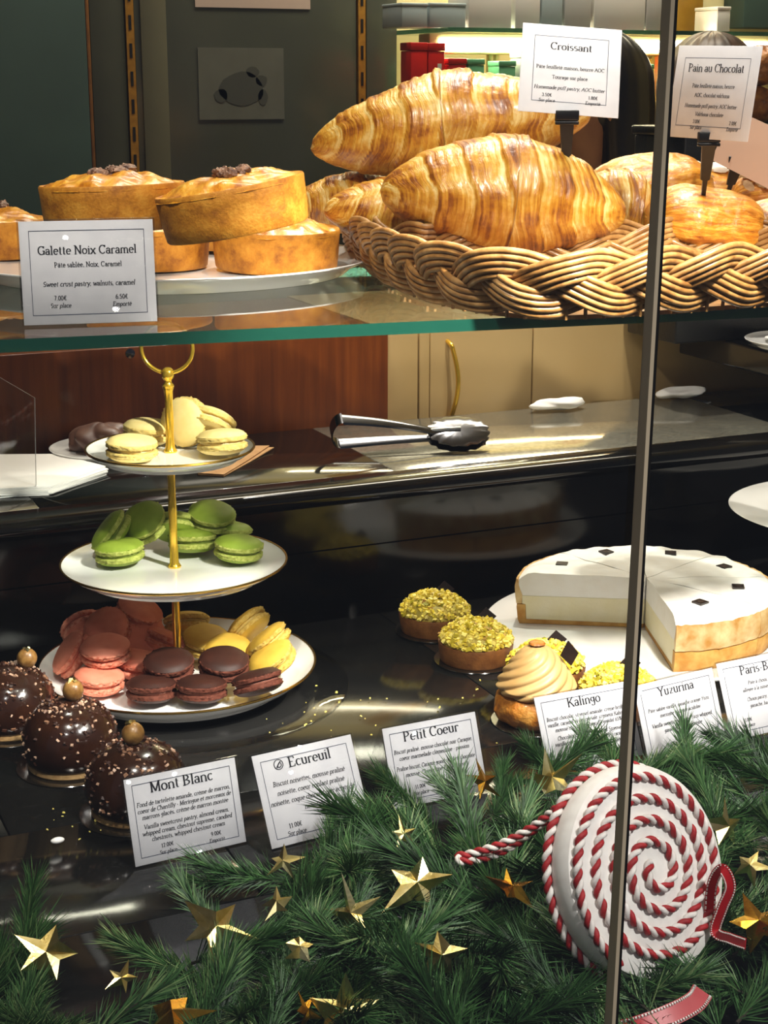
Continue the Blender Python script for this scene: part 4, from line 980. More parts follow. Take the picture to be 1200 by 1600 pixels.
# ================================================================== CHOCOLATE DOMES
M('glossy_chocolate', '#23120b', '#301a10', 40, .16, coat=.5, bump=.15, bscale=160); M('biscuit', '#a98a5c', '#8d6c40', 120, .7, bump=.5, bscale=500); M('hazelnut', '#6e4a20', '#a47c42', 110, .4, coat=.2)
def dome(px, py, label, sd, nut):
    random.seed(sd); p = at_z(px, py, 0)
    r = thing('chocolate_dome', label, 'chocolate dome', p+Vector((0, 0, .0002)), (0, 0, sd), 'hazelnut chocolate domes')
    part('board', MB().lathe([(0, 0), (.047, 0), (.0475, .0006), (.047, .0011), (0, .0011)], 56), 'gold_board', r)
    part('biscuit_base', MB().lathe([(0, .0012), (.036, .0012), (.0375, .003), (.037, .0065), (0, .0065)], 56), 'biscuit', r)
    prof = [(0, .0067), (.036, .0067), (.0395, .012), (.0415, .020), (.0415, .028), (.0395, .037), (.0345, .0465), (.027, .0535), (.017, .058), (.008, .060), (0, .0605)]
    part('chocolate_shell', MB().lathe(prof, 64, lambda q, z, a, i: (q*(1+.012*nz(math.cos(a)*3, math.sin(a)*3, z*60+sd)), z)), 'glossy_chocolate', r)
    mb = MB(); mb.col = []
    for k in range(300):
        u_ = random.random()**.8; i = min(int(2+u_*7.5), 8); f = random.random(); q = prof[i][0]*(1-f)+prof[i+1][0]*f; z = prof[i][1]*(1-f)+prof[i+1][1]*f; a = random.uniform(0, 2*PI)
        n = Vector((math.cos(a)*q, math.sin(a)*q, (z-.02)*1.0)).normalized()
        chip(mb, (q*math.cos(a), q*math.sin(a), z), n, random.uniform(.0012, .0026), random.choice((.1, .2, .3, .4, .45, .55, .65, .8, .95)))
    s_ = part('nut_splinters', mb, 'nut_bits', r, False); s_['kind'] = 'stuff'
    v_ = Matrix.Rotation(-sd, 3, 'Z')@(RT*nut[0]+Vector((FW.x, FW.y, 0)).normalized()*nut[1]); mb = MB()
    zc = .0605-.4*(v_.length/.04)**2*.04+.0078
    lump(mb, (v_.x, v_.y, zc), .0092, sd, 10, (1, 1, 1.05), .06, 1.5); h = part('hazelnut', mb, 'hazelnut', r)
    mb = MB(); mb.col = []
    for q in range(4): chip(mb, (v_.x+random.uniform(-.003, .003), v_.y+random.uniform(-.003, .003), zc+.0092), (0, 0, 1), .0032, .5)
    part('gold_leaf', mb, 'gold_foil', h, False)
dome(112, 1196, 'chocolate dome in the middle of the three, hazelnut on top', 31, (.004, .004))
dome(215, 1268, 'chocolate dome half hidden behind the Mont Blanc card', 32, (-.001, .0))
dome(18, 1138, 'chocolate dome cut by the picture edge, farthest back', 33, (.016, .010))
# soft plastic tab beside the domes
# ================================================================== CREAM PUFF
t = NT('choux').set(.45, 0, .4, .2); t.link(t.ramp(t.noise(55, 6), [(.3, '#6e3a10'), (.52, '#b06c20'), (.75, '#d39a48')]), t.b.inputs['Base Color']); t.bump(t.noise(120, 6), .9, .003)
M('praline_cream', '#c2a06a', '#b48e56', 25, .42, spec=.4)
p = at_z(836, 1126, 0)
r = thing('cream_puff', 'choux puff with swirled praline cream behind the Kalingo card', 'cream puff', p+Vector((0, 0, .0002)))
part('board', MB().lathe([(0, 0), (.041, 0), (.0415, .0006), (.041, .0011), (0, .0011)], 56), 'gold_board', r)
fn = lambda q, z, a, i: (q*(1+.07*nz(math.cos(a)*2.6, math.sin(a)*2.6, z*70)+.03*nz(math.cos(a)*7, math.sin(a)*7, z*160)), z)
part('choux_base', MB().lathe([(0, .0013), (.030, .0013), (.036, .006), (.0385, .014), (.037, .023), (.033, .029), (.025, .032), (0, .032)], 72, fn), 'choux', r)
rows = []
for i in range(70):
    u_ = i/69; z = .031+.044*u_; base = (.0365*(1-u_)**.55+.003) if u_ > .12 else .034+.0025*u_/.12
    row = []
    for j in range(110):
        a = 2*PI*j/110; tw = a-u_*3.4; rr = base*(1+.085*abs(math.sin(tw*4.5))-.05); row.append((rr*math.cos(a), rr*math.sin(a), z))
    rows.append(row)
part('cream_swirl', MB().grid(rows, True, True), 'praline_cream', r, True, 0)
part('choux_cap', MB().lathe([(0, .0752), (.005, .0752), (.008, .0762), (.007, .0775), (.003, .0782), (0, .0783)], 30, fn), 'choux', r)
c_ = part('chocolate_shard', MB().prism([(-.010, 0), (0, -.011), (.010, -.001), (.001, .012)], -.0008, .0008), 'dark_chocolate', r, False); c_.rotation_euler = (R_(72), 0, -YAW+.5); c_.location = tuple(RT*.030+Vector((0, 0, .066)))

# ================================================================== LEDGE THINGS
pl = at_z(165, 700, LEDGE+.009)
r = thing('side_plate', 'small white plate holding a brown meringue on the ledge', 'plate', (pl.x, pl.y, LEDGE+.0003)); plate_parts(r, .066, .011, 0, rim=None)
M('brown_meringue', '#5c4038', '#70503f', 50, .45, bump=.2, bscale=100)
mb = MB(); rows = []
for i in range(31):
    th = PI*i/30; row = []
    for j in range(60):
        a = 2*PI*j/60; d = Vector((math.sin(th)*math.cos(a), math.sin(th)*math.sin(a), math.cos(th)))
        f = 1+.25*abs(math.sin(a*2.5+d.z*2))*math.sin(th)+.12*nz(d.x*2, d.y*2, d.z*2)
        row.append((d.x*.034*f, d.y*.026*f, max(d.z*.021*f, -.011)))
    rows.append(row)
o = part('meringue', mb.grid(rows, True, False), 'brown_meringue', None, True, 0); o.location = (pl.x-.002, pl.y, LEDGE+.0075+.0112); o.rotation_euler = (0, 0, -.5); tag(o, 'folded brown meringue on the small plate behind the cake stand', 'meringue')
M('napkin_white', '#eceae6', rough=.8); M('napkin_kraft', '#b98f5e', '#a97f50', 60, .8)
def sheets(name, label, cat, poly, n, mat, th=.0011, group=None, seed=0, partname='sheet'):
    random.seed(seed); pts = [at_z(x, y, LEDGE) for x, y in poly]; c = sum(pts, Vector())/len(pts)
    r = thing(name, label, cat, (c.x, c.y, LEDGE+.0004), group=group)
    for k in range(n):
        a = random.uniform(-.05, .05); dx_, dy_ = random.uniform(-.003, .003), random.uniform(-.003, .003)
        q = [Matrix.Rotation(a, 3, 'Z')@Vector((p_.x-c.x, p_.y-c.y, 0))+Vector((dx_, dy_, 0)) for p_ in pts]
        part(partname, MB().prism([(v_.x, v_.y) for v_ in q], k*(th+.0003), k*(th+.0003)+th), mat, r, False)
sheets('napkin_stack', 'stack of folded white napkins at the picture edge on the ledge', 'napkins', ((-90, 722), (95, 722), (166, 742), (78, 774), (-90, 780)), 5, 'napkin_white', .0016, seed=3)
sheets('kraft_napkins', 'two brown kraft paper napkins fanned out behind the cake stand', 'napkins', ((305, 722), (400, 700), (428, 700), (392, 722), (350, 745), (310, 742)), 2, 'napkin_kraft', .0012, seed=9)
for px, py, sd, lb in ((873, 641, 2, 'crumpled white napkin behind the tongs at the back of the ledge'), (1062, 622, 5, 'crumpled white napkin on the ledge beyond the window joint')):
    p = at_z(px, py, LEDGE); mb = MB(); lump(mb, (0, 0, 0), .026, sd, 14, (1.5, .7, .30), .35, 1.6); zmin = min(v_[2] for v_ in mb.v)
    o = part('crumpled_napkin', mb, 'napkin_white', None, True, 0); o.location = (p.x, min(p.y, 1.862), LEDGE-zmin+.0004); tag(o, lb, 'napkin')
# clear acrylic screen at the left
yq = at_z(57, 772, LEDGE).y-.004; M('acrylic_edge', '#f4f8f6', rough=.5)
q = [at_y(57, 771, yq), at_y(55, 622, yq), at_y(0, 590, yq), at_y(-160, 500, yq), at_y(-160, 800, yq)]; q[0].z = LEDGE+.0006; q[4].z = LEDGE+.0006
mb = MB(); n = 5
for y in (yq, yq+.004):
    for v_ in q: mb.v.append((v_.x-q[0].x, y-yq, v_.z-LEDGE))
mb.cur = 0; mb.face(0, 1, 2, 3, 4); mb.face(9, 8, 7, 6, 5); mb.cur = 1
for k in range(5): mb.face(k, (k+1) % 5, 5+(k+1) % 5, 5+k)
o = part('acrylic_screen', mb, ['clear_plastic', 'acrylic_edge'], None, False); o.location = (q[0].x, yq, LEDGE); tag(o, 'clear acrylic screen with a sloping top edge on the ledge', 'acrylic screen')
# tongs
ta = at_z(531, 714, LEDGE); tb = at_z(770, 703, LEDGE); du = (tb-ta).normalized(); ang = math.atan2(du.y, du.x); L = (tb-ta).length
r = thing('serving_tongs', 'stainless steel serving tongs with scalloped ends lying on the ledge', 'tongs', (ta.x, ta.y+.012, LEDGE+.0125), (R_(32), 0, ang))
def arm(z0, z1, zc):
    rows = []; N = 24
    for i in range(N+1):
        f = i/N; x = .004+f*L*.62; z = z0+(z1-z0)*f+zc*math.sin(PI*f); w_ = .0085-.0028*f; d = .0022
        rows.append([(x, -w_, z-d), (x, -w_*.8, z), (x, 0, z+.0012), (x, w_*.8, z), (x, w_, z-d), (x, w_*.8, z-.0012), (x, 0, z), (x, -w_*.8, z-.0012)])
    return MB().grid(rows, True, True)
def head_(z, flip):
    rows = []; N = 40
    top, bot = [], []
    for i in range(N):
        a = 2*PI*i/N; sc = 1+.11*abs(math.sin(a*7.5)); top.append((L*.79+L*.19*math.cos(a)*sc, .024*math.sin(a)*sc))
    mb = MB(); c = L*.79
    for lv, (f, dz) in enumerate(((1, .0), (.8, .0018), (.45, .0030), (0.02, .0034))):
        rows.append([(c+(x-c)*f, y*f, z+dz*flip) for x, y in top])
    rows2 = [[(x, y, zz+.0010*flip) for x, y, zz in rw] for rw in reversed(rows)]
    return mb.grid(rows+rows2+[rows[0]], True, False)
part('arm', arm(.0030, .006, .001), 'steel', r); part('arm', arm(.043, .0160, .003), 'steel', r)
part('scalloped_head', head_(.0040, 1), 'steel', r, True, 30); part('scalloped_head', head_(.0130, 1), 'steel', r, True, 30)
part('neck', MB().tube([(L*.60, 0, .0158), (L*.68, 0, .0160), (L*.80, 0, .0168)], .0035, 8), 'steel', r)
part('neck', MB().tube([(L*.60, 0, .0060), (L*.66, 0, .0062), (L*.74, 0, .0072)], .0032, 8), 'steel', r)
rows = []
for i in range(17):
    a = PI/2+PI*i/16; rows.append([(.004+.011*math.cos(a)*(1+k_), y, .023+(.0205+.0012*k_)*math.sin(a)) for (y, k_) in ((-.0085, 0), (.0085, 0), (.0085, .12), (-.0085, .12))])
part('spring_bend', MB().grid(rows, True, True), 'steel', r)
# plates on the right
pr_ = at_z(1178, 512, .246)
r = thing('side_plate', 'white plate with a folded napkin on the black side counter', 'plate', (pr_.x, 1.705, .2364)); plate_parts(r, .08, .010, 0, rim=None); 
mb = MB(); lump(mb, (0, 0, .0105), .05, 4, 12, (1.1, .9, .09), .3, 2); o = part('folded_napkin', mb, 'napkin_white', None); o.location = (pr_.x, 1.705, .2385); tag(o, 'white napkin on the plate at the side counter', 'napkin')
cs = at_y(1345, 795, 1.42)
r = thing('pedestal_stand', 'white pedestal cake plate at the picture edge behind the pie', 'cake plate', (cs.x, cs.y, .0003))
part('pedestal', MB().lathe([(0, 0), (.055, 0), (.057, .003), (.045, .009), (.018, .022), (.013, .045), (.018, .070), (.035, cs.z-.012), (0, cs.z-.012)], 56), 'porcelain', r); p_ = part('plate', MB().lathe([(0, -.0118), (.04, -.0118), (.11, -.010), (.149, -.001), (.151, .0), (.149, .001), (.11, -.006), (0, -.007)], 96), 'porcelain', r); p_.location.z = cs.z
# crumbs on the stone
random.seed(77); mb = MB(); mb.col = []
for k in range(48):
    px, py = random.choice(((random.gauss(520, 60), random.gauss(1118, 22)), (random.gauss(120, 40), random.gauss(1285, 14)), (random.gauss(700, 90), random.gauss(1090, 40)), (random.gauss(500, 70), random.gauss(1105, 20))))
    p = at_z(px, py, .0026); chip(mb, p, (0, 0, 1), random.uniform(.0006, .0015), random.uniform(.7, .9))
o = part('crumbs', mb, 'pistachio_bits', None, False); tag(o, 'scattered pale pastry crumbs on the black stone', 'crumbs', kind='stuff')
p = at_z(90, 1313, .003); mb = MB(); lump(mb, (0, 0, 0), .0055, 1, 10, (1, .62, .45), .03); o = part('light_glint', mb, 'porcelain', None); o.location = p; tag(o, 'small white oval glint of reflected light, modelled on the black stone before the domes', 'glint')  # white lump standing in for a reflected glint of light
# clear disc on the deck edge beneath the cake stand
o = part('clear_board', MB().lathe([(.139, .0004), (.167, .0004), (.168, .0012), (.167, .002), (.139, .002)], 96), 'clear_plastic', None); o.location = (ROD.x, ROD.y-.0, 0); tag(o, 'thin clear acrylic ring around the foot of the cake stand', 'acrylic board')

# ================================================================== GARLAND
t = NT('needles').set(.5, 0, .4); at_ = t.add('ShaderNodeAttribute'); at_.attribute_name = 'tone'; oi = t.add('ShaderNodeObjectInfo')
ad = t.add('ShaderNodeMath', operation='MULTIPLY_ADD'); ad.inputs[1].default_value = .35; t.link(oi.outputs['Random'], ad.inputs[0]); t.link(at_.outputs['Fac'], ad.inputs[2])
t.link(t.ramp(ad.outputs[0], [(.1, '#12240f'), (.45, '#274a22'), (.75, '#47703c'), (1, '#8a9a68')]), t.b.inputs['Base Color'])
M('twig', '#2b2418', rough=.8)
SPR = []
for v in range(7):
    random.seed(100+v); mb = MB(); mb.col = []; L = random.uniform(.075, .105); NN = 300
    for k in range(NN):
        f = (k+random.random())/NN; z = .004+f*L; az = random.uniform(0, 2*PI); sp = R_(random.uniform(32, 62)*(1-.45*f)); ln = random.uniform(.024, .040)
        d = Vector((math.cos(az)*math.sin(sp), math.sin(az)*math.sin(sp), math.cos(sp))); b0 = Vector((.010*math.sin(f*2.2), 0, z)); m1 = b0+d*ln*.55; d2 = (d+Vector((0, 0, random.uniform(-.1, .35)))).normalized(); tip = m1+d2*ln*.45
        s1 = d.orthogonal().normalized(); s2 = d.cross(s1); tone = random.random(); i0 = len(mb.v); w_ = random.uniform(.00048, .00072)
        for c in (b0, m1):
            for h in range(3): mb.v.append(tuple(c+(s1*math.cos(h*2.094)+s2*math.sin(h*2.094))*w_)); mb.col.append(tone*.65)
        mb.v.append(tuple(tip)); mb.col.append(tone*.65)
        for h in range(3): g = (h+1) % 3; mb.face(i0+h, i0+g, i0+3+g, i0+3+h); mb.face(i0+3+h, i0+3+g, i0+6)
    nf = len(mb.f); mb.cur = 1; pts = [(.010*math.sin(q/8*2.2), 0, q/8*L) for q in range(9)]; nv = len(mb.v); mb.tube(pts, lambda q: .0016*(1-q*.6), 6); mb.col += [0]*(len(mb.v)-nv)
    SPR.append(mb.mesh('pine_sprig', ['needles', 'twig'], False))
GO = Vector((.5, .85, 0))
gar = thing('pine_garland', 'artificial green pine garland lying along the front of the display', 'garland', GO)
def inpoly(x, y, poly):
    c = False; j = len(poly)-1
    for i in range(len(poly)):
        if (poly[i][1] > y) != (poly[j][1] > y) and x < (poly[j][0]-poly[i][0])*(y-poly[i][1])/(poly[j][1]-poly[i][1])+poly[i][0]: c = not c
        j = i
    return c
# outline of the garland on the stone, metres (plan view)
OUT = [at_z(x, y, .02) for x, y in ((-120, 1480), (10, 1490), (50, 1550), (60, 1625), (190, 1635), (230, 1580), (330, 1500), (420, 1405), (560, 1372), (650, 1345), (740, 1290), (830, 1262), (960, 1250), (1010, 1255), (1110, 1245), (1290, 1240), (1330, 1720), (-120, 1720))]
OUT = [(p.x, p.y) for p in OUT]
xs_ = [p[0] for p in OUT]; ys_ = [p[1] for p in OUT]
random.seed(5); pts = []; tries = 0
def place_sprig(x, y, z, az, el, sc, v=None):
    d = Vector((math.cos(az)*math.cos(el), math.sin(az)*math.cos(el), math.sin(el)))
    o = bpy.data.objects.new('pine_sprig', SPR[random.randrange(7) if v is None else v]); C.objects.link(o); o.parent = gar; o.location = Vector((x, y, z))-GO
    o.rotation_mode = 'QUATERNION'; o.rotation_quaternion = d.to_track_quat('Z', 'Y')@Quaternion((0, 0, 1), random.uniform(0, 6.28)); o.scale = (sc,)*3
def proj(p): q = Vector(p)-CAM; w_ = q.dot(FW); return 600+FPX*q.dot(RT)/w_, 800-FPX*q.dot(UP)/w_
BARE = [at_z(x, y, .03) for x, y in ((88, 1330), (330, 1310), (385, 1390), (300, 1480), (235, 1560), (180, 1610), (110, 1610), (84, 1500))]; BARE = [(p.x, p.y) for p in BARE]   # bare patch of stone
while len(pts) < 190 and tries < 20000:
    tries += 1; x = random.uniform(min(xs_), max(xs_)); y = random.uniform(.685, max(ys_))
    if not inpoly(x, y, OUT) or any((x-a)**2+(y-b)**2 < .019**2 for a, b in pts): continue
    pts.append((x, y)); az = random.uniform(0, 2*PI); el = R_(random.uniform(2, 26)); sc = random.uniform(.62, .92)
    if y < .72: az = random.uniform(.2, PI-.2)
    if y+.1*sc*math.sin(az)*math.cos(el) > 1.075 and x > .2: az = -az if math.sin(az) > 0 else az; el = R_(random.uniform(10, 24))
    if any(inpoly(x+f_*.1*sc*math.cos(az)*math.cos(el), y+f_*.1*sc*math.sin(az)*math.cos(el), BARE) for f_ in (0, .5, .9, 1.15)): continue
    place_sprig(x, y, random.uniform(.018, .034), az, el, sc)
# sprigs standing up in front of the price cards, and the drooping one at the picture edge
for px, py, az, el in ((440, 1365, 150, 16), (500, 1365, 60, 22), (560, 1350, 70, 30), (405, 1360, 170, 10), (740, 1285, 100, 22), (790, 1262, 60, 26), (880, 1238, 110, 34), (925, 1235, 70, 28), (965, 1230, 80, 26), (1050, 1225, 120, 26), (1085, 1210, 60, 34), (1180, 1200, 90, 16), (20, 1490, 140, 55), (40, 1510, 60, 50), (370, 1470, 110, 30), (330, 1530, 140, 20)):
    p = at_z(px, py, .02); place_sprig(p.x, min(p.y, 1.045), .014, R_(az), R_(el), random.uniform(.55, .72))
mb = MB(); wire = catmull([(.02, .86, .012), (.2, .80, .012), (.4, .93, .014), (.55, .86, .012), (.7, .95, .014), (.9, .85, .012)], 10); mb.tube([Vector(q)-GO for q in wire], .003, 8); part('wire_stem', mb, 'twig', gar)

# gold stars
def star_mesh(R, sd):
    random.seed(sd); mb = MB(); n = 5; top = []; k0 = []
    for side in (1, -1):
        i0 = len(mb.v); mb.v.append((0, 0, .18*R*(1 if side > 0 else .6)))
        for j in range(10):
            a = PI/2+PI*j/5; rr = R*(1.0 if j % 2 == 0 else .42)*random_f[j % 10]; bend = bend_f[j % 10]
            mb.v.append((rr*math.cos(a), rr*math.sin(a), bend*R*(rr/R)-(0 if side > 0 else .02*R)))
        for j in range(10):
            a, b = i0+1+j, i0+1+(j+1) % 10
            mb.face(*((i0, a, b) if side > 0 else (i0, b, a)))
        k0.append(i0)
    for j in range(10): mb.face(k0[0]+1+j, k0[1]+1+j, k0[1]+1+(j+1) % 10, k0[0]+1+(j+1) % 10)
    return mb
STARS = [(335, 1452, .026, 'tall bright gold star standing up behind the left gap of the garland', -60, 50, 0), (72, 1490, .022, 'gold star hanging from the drooping sprig at the picture edge', -80, 40, 0), (550, 1428, .018, 'gold star with one bright point in the dark part of the garland', -110, 30, 0), (652, 1382, .024, 'large olive gold star below the Petit Coeur card', -90, 45, 0), (688, 1492, .018, 'small gold star hanging below the large olive one', -70, 30, 0), (800, 1388, .017, 'bright yellow gold star seen edge-on beside the candy cord', -80, 70, 1), (862, 1218, .022, 'pale gold star touching the top of the peppermint disc', -90, 45, 0), (755, 1222, .017, 'orange gold star with curled points over the Petit Coeur card', -60, 35, 1), (270, 1584, .020, 'gold star at the bottom picture edge under the tall bright star', -100, 60, 1), (538, 1580, .026, 'large pale gold star at the bottom picture edge', -90, 60, 0), (432, 1412, .012, 'small flat gold star behind the tall bright star', -90, 70, 0), (630, 1304, .012, 'small gold star between the Ecureuil and Petit Coeur cards', -70, 40, 0), (442, 1346, .012, 'tiny gold star under the Ecureuil card', -90, 50, 0), (1135, 1292, .019, 'thin gold star behind the peppermint disc near the Yuzurina card', -60, 35, 0), (1172, 1352, .015, 'small olive gold star right of the peppermint disc', -110, 45, 0), (1185, 1442, .026, 'big orange gold star beside the red bow', -100, 50, 1), (468, 1482, .013, 'small pale gold star amid the front needles', -80, 65, 0), (478, 1578, .012, 'narrow gold star next to the large pale one at the bottom', -40, 40, 1), (190, 1528, .010, 'little gold star at the tip of the needles by the bare stone', -90, 40, 0)]
for k, (px, py, R, lb, az, el, deep) in enumerate(STARS):
    random.seed(300+k); R *= 1.12; random_f = [random.uniform(.62, 1.25) if q % 2 == 0 else random.uniform(.7, 1.0) for q in range(10)]; bend_f = [random.uniform(-.55, .6) for _ in range(10)]
    p = at_z(px, py, .056); a = R_(az)-YAW; e = R_(el+random.uniform(-10, 10))
    n = Vector((math.cos(a)*math.cos(e), math.sin(a)*math.cos(e), math.sin(e)))
    o = part('gold_star', star_mesh(R, k), 'gold_foil_deep' if deep else 'gold_foil', None, False); o.location = p; o.rotation_mode = 'QUATERNION'; o.rotation_quaternion = n.to_track_quat('Z', 'Y')@Quaternion((0, 0, 1), random.uniform(-.4, .4))
    tag(o, lb, 'star', 'gold stars in the garland')

# ================================================================== PEPPERMINT DISC
M('white_foam', '#ece8e2', '#e2dcd6', 120, .75, bump=.15, bscale=700, bdist=.0004); M('cord_red', '#a8151c', '#8e1016', 200, .6, bump=.3, bscale=1500); M('cord_white', '#e8e2dc', '#d8d0ca', 200, .7, bump=.3, bscale=1500); M('ribbon_red', '#b3121c', rough=.4)
NV = (RT*.56+UP*.22-FW*.80).normalized(); CC = at_y(1016, 1360, .765); depc = (CC-CAM).dot(FW); RC = 171*depc/FPX
TH = .021
ru = (UP-NV*UP.dot(NV)).normalized(); rr_ = ru.cross(NV)
candy = thing('peppermint_disc', 'big red and white swirl peppermint candy ornament on the garland', 'ornament', CC-NV*TH/2, Matrix((rr_, ru, NV)).transposed().to_quaternion())
RB = RC-.002
prof = [(0, -TH/2), (RB*.9, -TH/2), (RB*.975, -TH*.40), (RB, -TH*.2), (RB, TH*.2), (RB*.975, TH*.40), (RB*.9, TH/2), (RB*.5, TH/2+.003), (0, TH/2+.004)]
part('foam_disc', MB().lathe(prof, 96), 'white_foam', candy)
def cord(path, r, parent, name, pitch=.0125):
    path = [Vector(p) for p in path]; ln = [0]
    for a, b in zip(path, path[1:]): ln.append(ln[-1]+(b-a).length)
    T = ln[-1]; n = int(T/pitch*11); c1, c2 = [], []; k = 0; up = None
    for i in range(n+1):
        s_ = T*i/n
        while k < len(ln)-2 and ln[k+1] < s_: k += 1
        f = (s_-ln[k])/max(ln[k+1]-ln[k], 1e-9); p = path[k].lerp(path[k+1], min(f, 1)); t_ = (path[k+1]-path[k]).normalized()
        if up is None: up = t_.orthogonal().normalized()
        up = (up-t_*up.dot(t_)).normalized(); sd = t_.cross(up); a = 2*PI*s_/pitch
        o_ = (up*math.cos(a)+sd*math.sin(a))*r*.48; c1.append(p+o_); c2.append(p-o_)
    root_ = part(name, MB().tube(c1, r*.60, 7), 'cord_red', parent, True, 0)
    part('white_strand', MB().tube(c2, r*.60, 7), 'cord_white', root_, True, 0)
ztop = lambda q: TH/2+.004-.001*(q/(RB*.5))-(.003*(max(0, q/RB-.5)/.4) if q > RB*.5 else 0)
sp = []
for i in range(420):
    f = i/419; a = 2*PI*4.3*f+2.2; q = .006+(RB*.955-.006)*f; sp.append((q*math.cos(a), q*math.sin(a), (ztop(q) if q < RB*.9 else TH/2*(1-(q/RB-.9)*2))+.0022))
cord(sp, .0031, candy, 'swirl_cord')
cord([((RB+.0012)*math.cos(a), (RB+.0012)*math.sin(a), -TH*.42) for a in [2*PI*k/90 for k in range(91)]], .0031, candy, 'edge_cord')
# hanging loop lying out over the needles
iq = candy.rotation_quaternion.inverted(); lo = lambda px, py, z: iq@(at_z(px, py, z)-candy.location)
lp = [lo(905, 1240, .118), lo(880, 1255, .105), lo(835, 1290, .085), lo(785, 1318, .072), lo(735, 1334, .064), lo(716, 1338, .062), lo(722, 1346, .060), lo(760, 1340, .060), lo(800, 1322, .066), lo(850, 1285, .082), lo(885, 1262, .100), lo(915, 1250, .116)]
cord(catmull(lp, 10), .0030, candy, 'hanging_loop')
# red ribbons with pale stitched edges
def ribbon3d(name, label, pts, wid, nrm, cat='ribbon'):
    pts = catmull(pts, 10); c = pts[0]; rows = []; e1_, e2_ = MB(), MB(); st_ = []
    for i, p in enumerate(pts):
        t_ = (pts[min(i+1, len(pts)-1)]-pts[max(i-1, 0)]).normalized(); sd = t_.cross(Vector(nrm)).normalized(); n_ = sd.cross(t_)
        rows.append([p-c+sd*wid/2+n_*.0003, p-c-sd*wid/2+n_*.0003, p-c-sd*wid/2-n_*.0003, p-c+sd*wid/2-n_*.0003]); st_.append((p-c, sd, n_))
    r_ = thing(name, label, cat, c); part('ribbon_band', MB().grid(rows, True, True), 'ribbon_red', r_, True, 30); mb = MB(); k = 0
    for i in range(0, len(st_)-1):
        for sg in (-.40, .40):
            p, sd, n_ = st_[i]; q = st_[i+1][0]; a = p+sd*wid*sg+n_*.0007; b = p.lerp(q, .55)+sd*wid*sg+n_*.0007; mb.tube([a, b], wid*.07, 5)
    s_ = part('white_stitches', mb, 'cord_white', r_, False); s_['kind'] = 'stuff'
    return r_
bw = [at_d(1108, 1450, depc+.02), at_d(1112, 1385, depc+.01), at_d(1128, 1358, depc), at_d(1141, 1385, depc), at_d(1128, 1420, depc+.005), at_d(1118, 1455, depc+.01), at_d(1140, 1466, depc), at_d(1165, 1475, depc-.01)]
ribbon3d('ribbon_bow', 'small red stitched ribbon loop at the side of the peppermint disc', bw, .007, -FW)
ribbon3d('ribbon_tail', 'red ribbon with white stitched edges at the bottom under the peppermint disc', [at_z(1098, 1548, .05), at_z(1085, 1566, .045), at_z(1050, 1585, .04), at_z(1000, 1604, .036), at_z(950, 1616, .03)], .013, -FW+UP*.6)

# ================================================================== RISER, BAG, CHOUX AT THE PICTURE EDGE
a = at_y(1106, 200, 1.74); b = at_y(1330, 200, 1.74)
M('black_leather', '#0c0b0b', '#171615', 40, .35, bump=.3, bscale=300)
o = thing('display_riser', 'black leather display riser behind the almond pastries', 'riser', ((a.x+b.x)/2, 1.85, .2363)); W = (b.x-a.x)/2
bpart('riser_body', MB().box(-W, W, -.06, .06, 0, a.z-.2363-.012), 'black_leather', .003, o); bpart('riser_top', MB().box(-W-.004, W+.004, -.064, .064, a.z-.2363-.0118, a.z-.2363), 'black_leather', .003, o)
rz = a.z
p = at_y(1148, 150, 1.79); r = thing('sweet_bag', 'clear cellophane bag of dark chocolate pieces at the picture edge', 'bag', (p.x, 1.84, rz+.0005)); hgt = at_y(1148, 104, 1.79).z-rz
rows = []
for i in range(13):
    f = i/12; row = []
    for j in range(28):
        aa = 2*PI*j/28; w_ = .032*(1-.12*f)+.002*nz(math.cos(aa)*3, math.sin(aa)*3, f*5); d_ = .020*(1-f**2)+.0006; row.append((w_*math.cos(aa), d_*math.sin(aa)*(1+.1*nz(aa, f*4, 1)), f*hgt))
    rows.append(row)
part('cellophane', MB().grid(rows, True, True), 'clear_plastic', r)
random.seed(8)
for k in range(11):
    mb = MB(); lump(mb, (0, 0, 0), .0088, k, 7, (1.1, 1, .9), .5, 2.2); o = part('chocolate_piece', mb, 'dark_chocolate', r); o.location = (random.uniform(-.018, .018), random.uniform(-.007, .007), .010+.011*(k//4))
p = at_y(1222, 130, 1.79)
for k, (dz, lb) in enumerate(((0, 'lower golden choux bun stacked at the picture edge'), (1, 'upper golden choux bun stacked at the picture edge'))):
    mb = MB(); lump(mb, (0, 0, 0), .031, k+3, 14, (1.1, 1, .82), .22, 2.6); zmin = min(v_[2] for v_ in mb.v); zmax = max(v_[2] for v_ in mb.v)
    if k == 0: z0 = rz-zmin+.0004
    else: z0 = z0+zprev-zmin-.002
    zprev = zmax; o = part('choux_bun', mb, 'choux', None, True, 0); o.location = (p.x+.004*k, 1.84, z0); tag(o, lb, 'choux bun', 'choux buns on the riser')

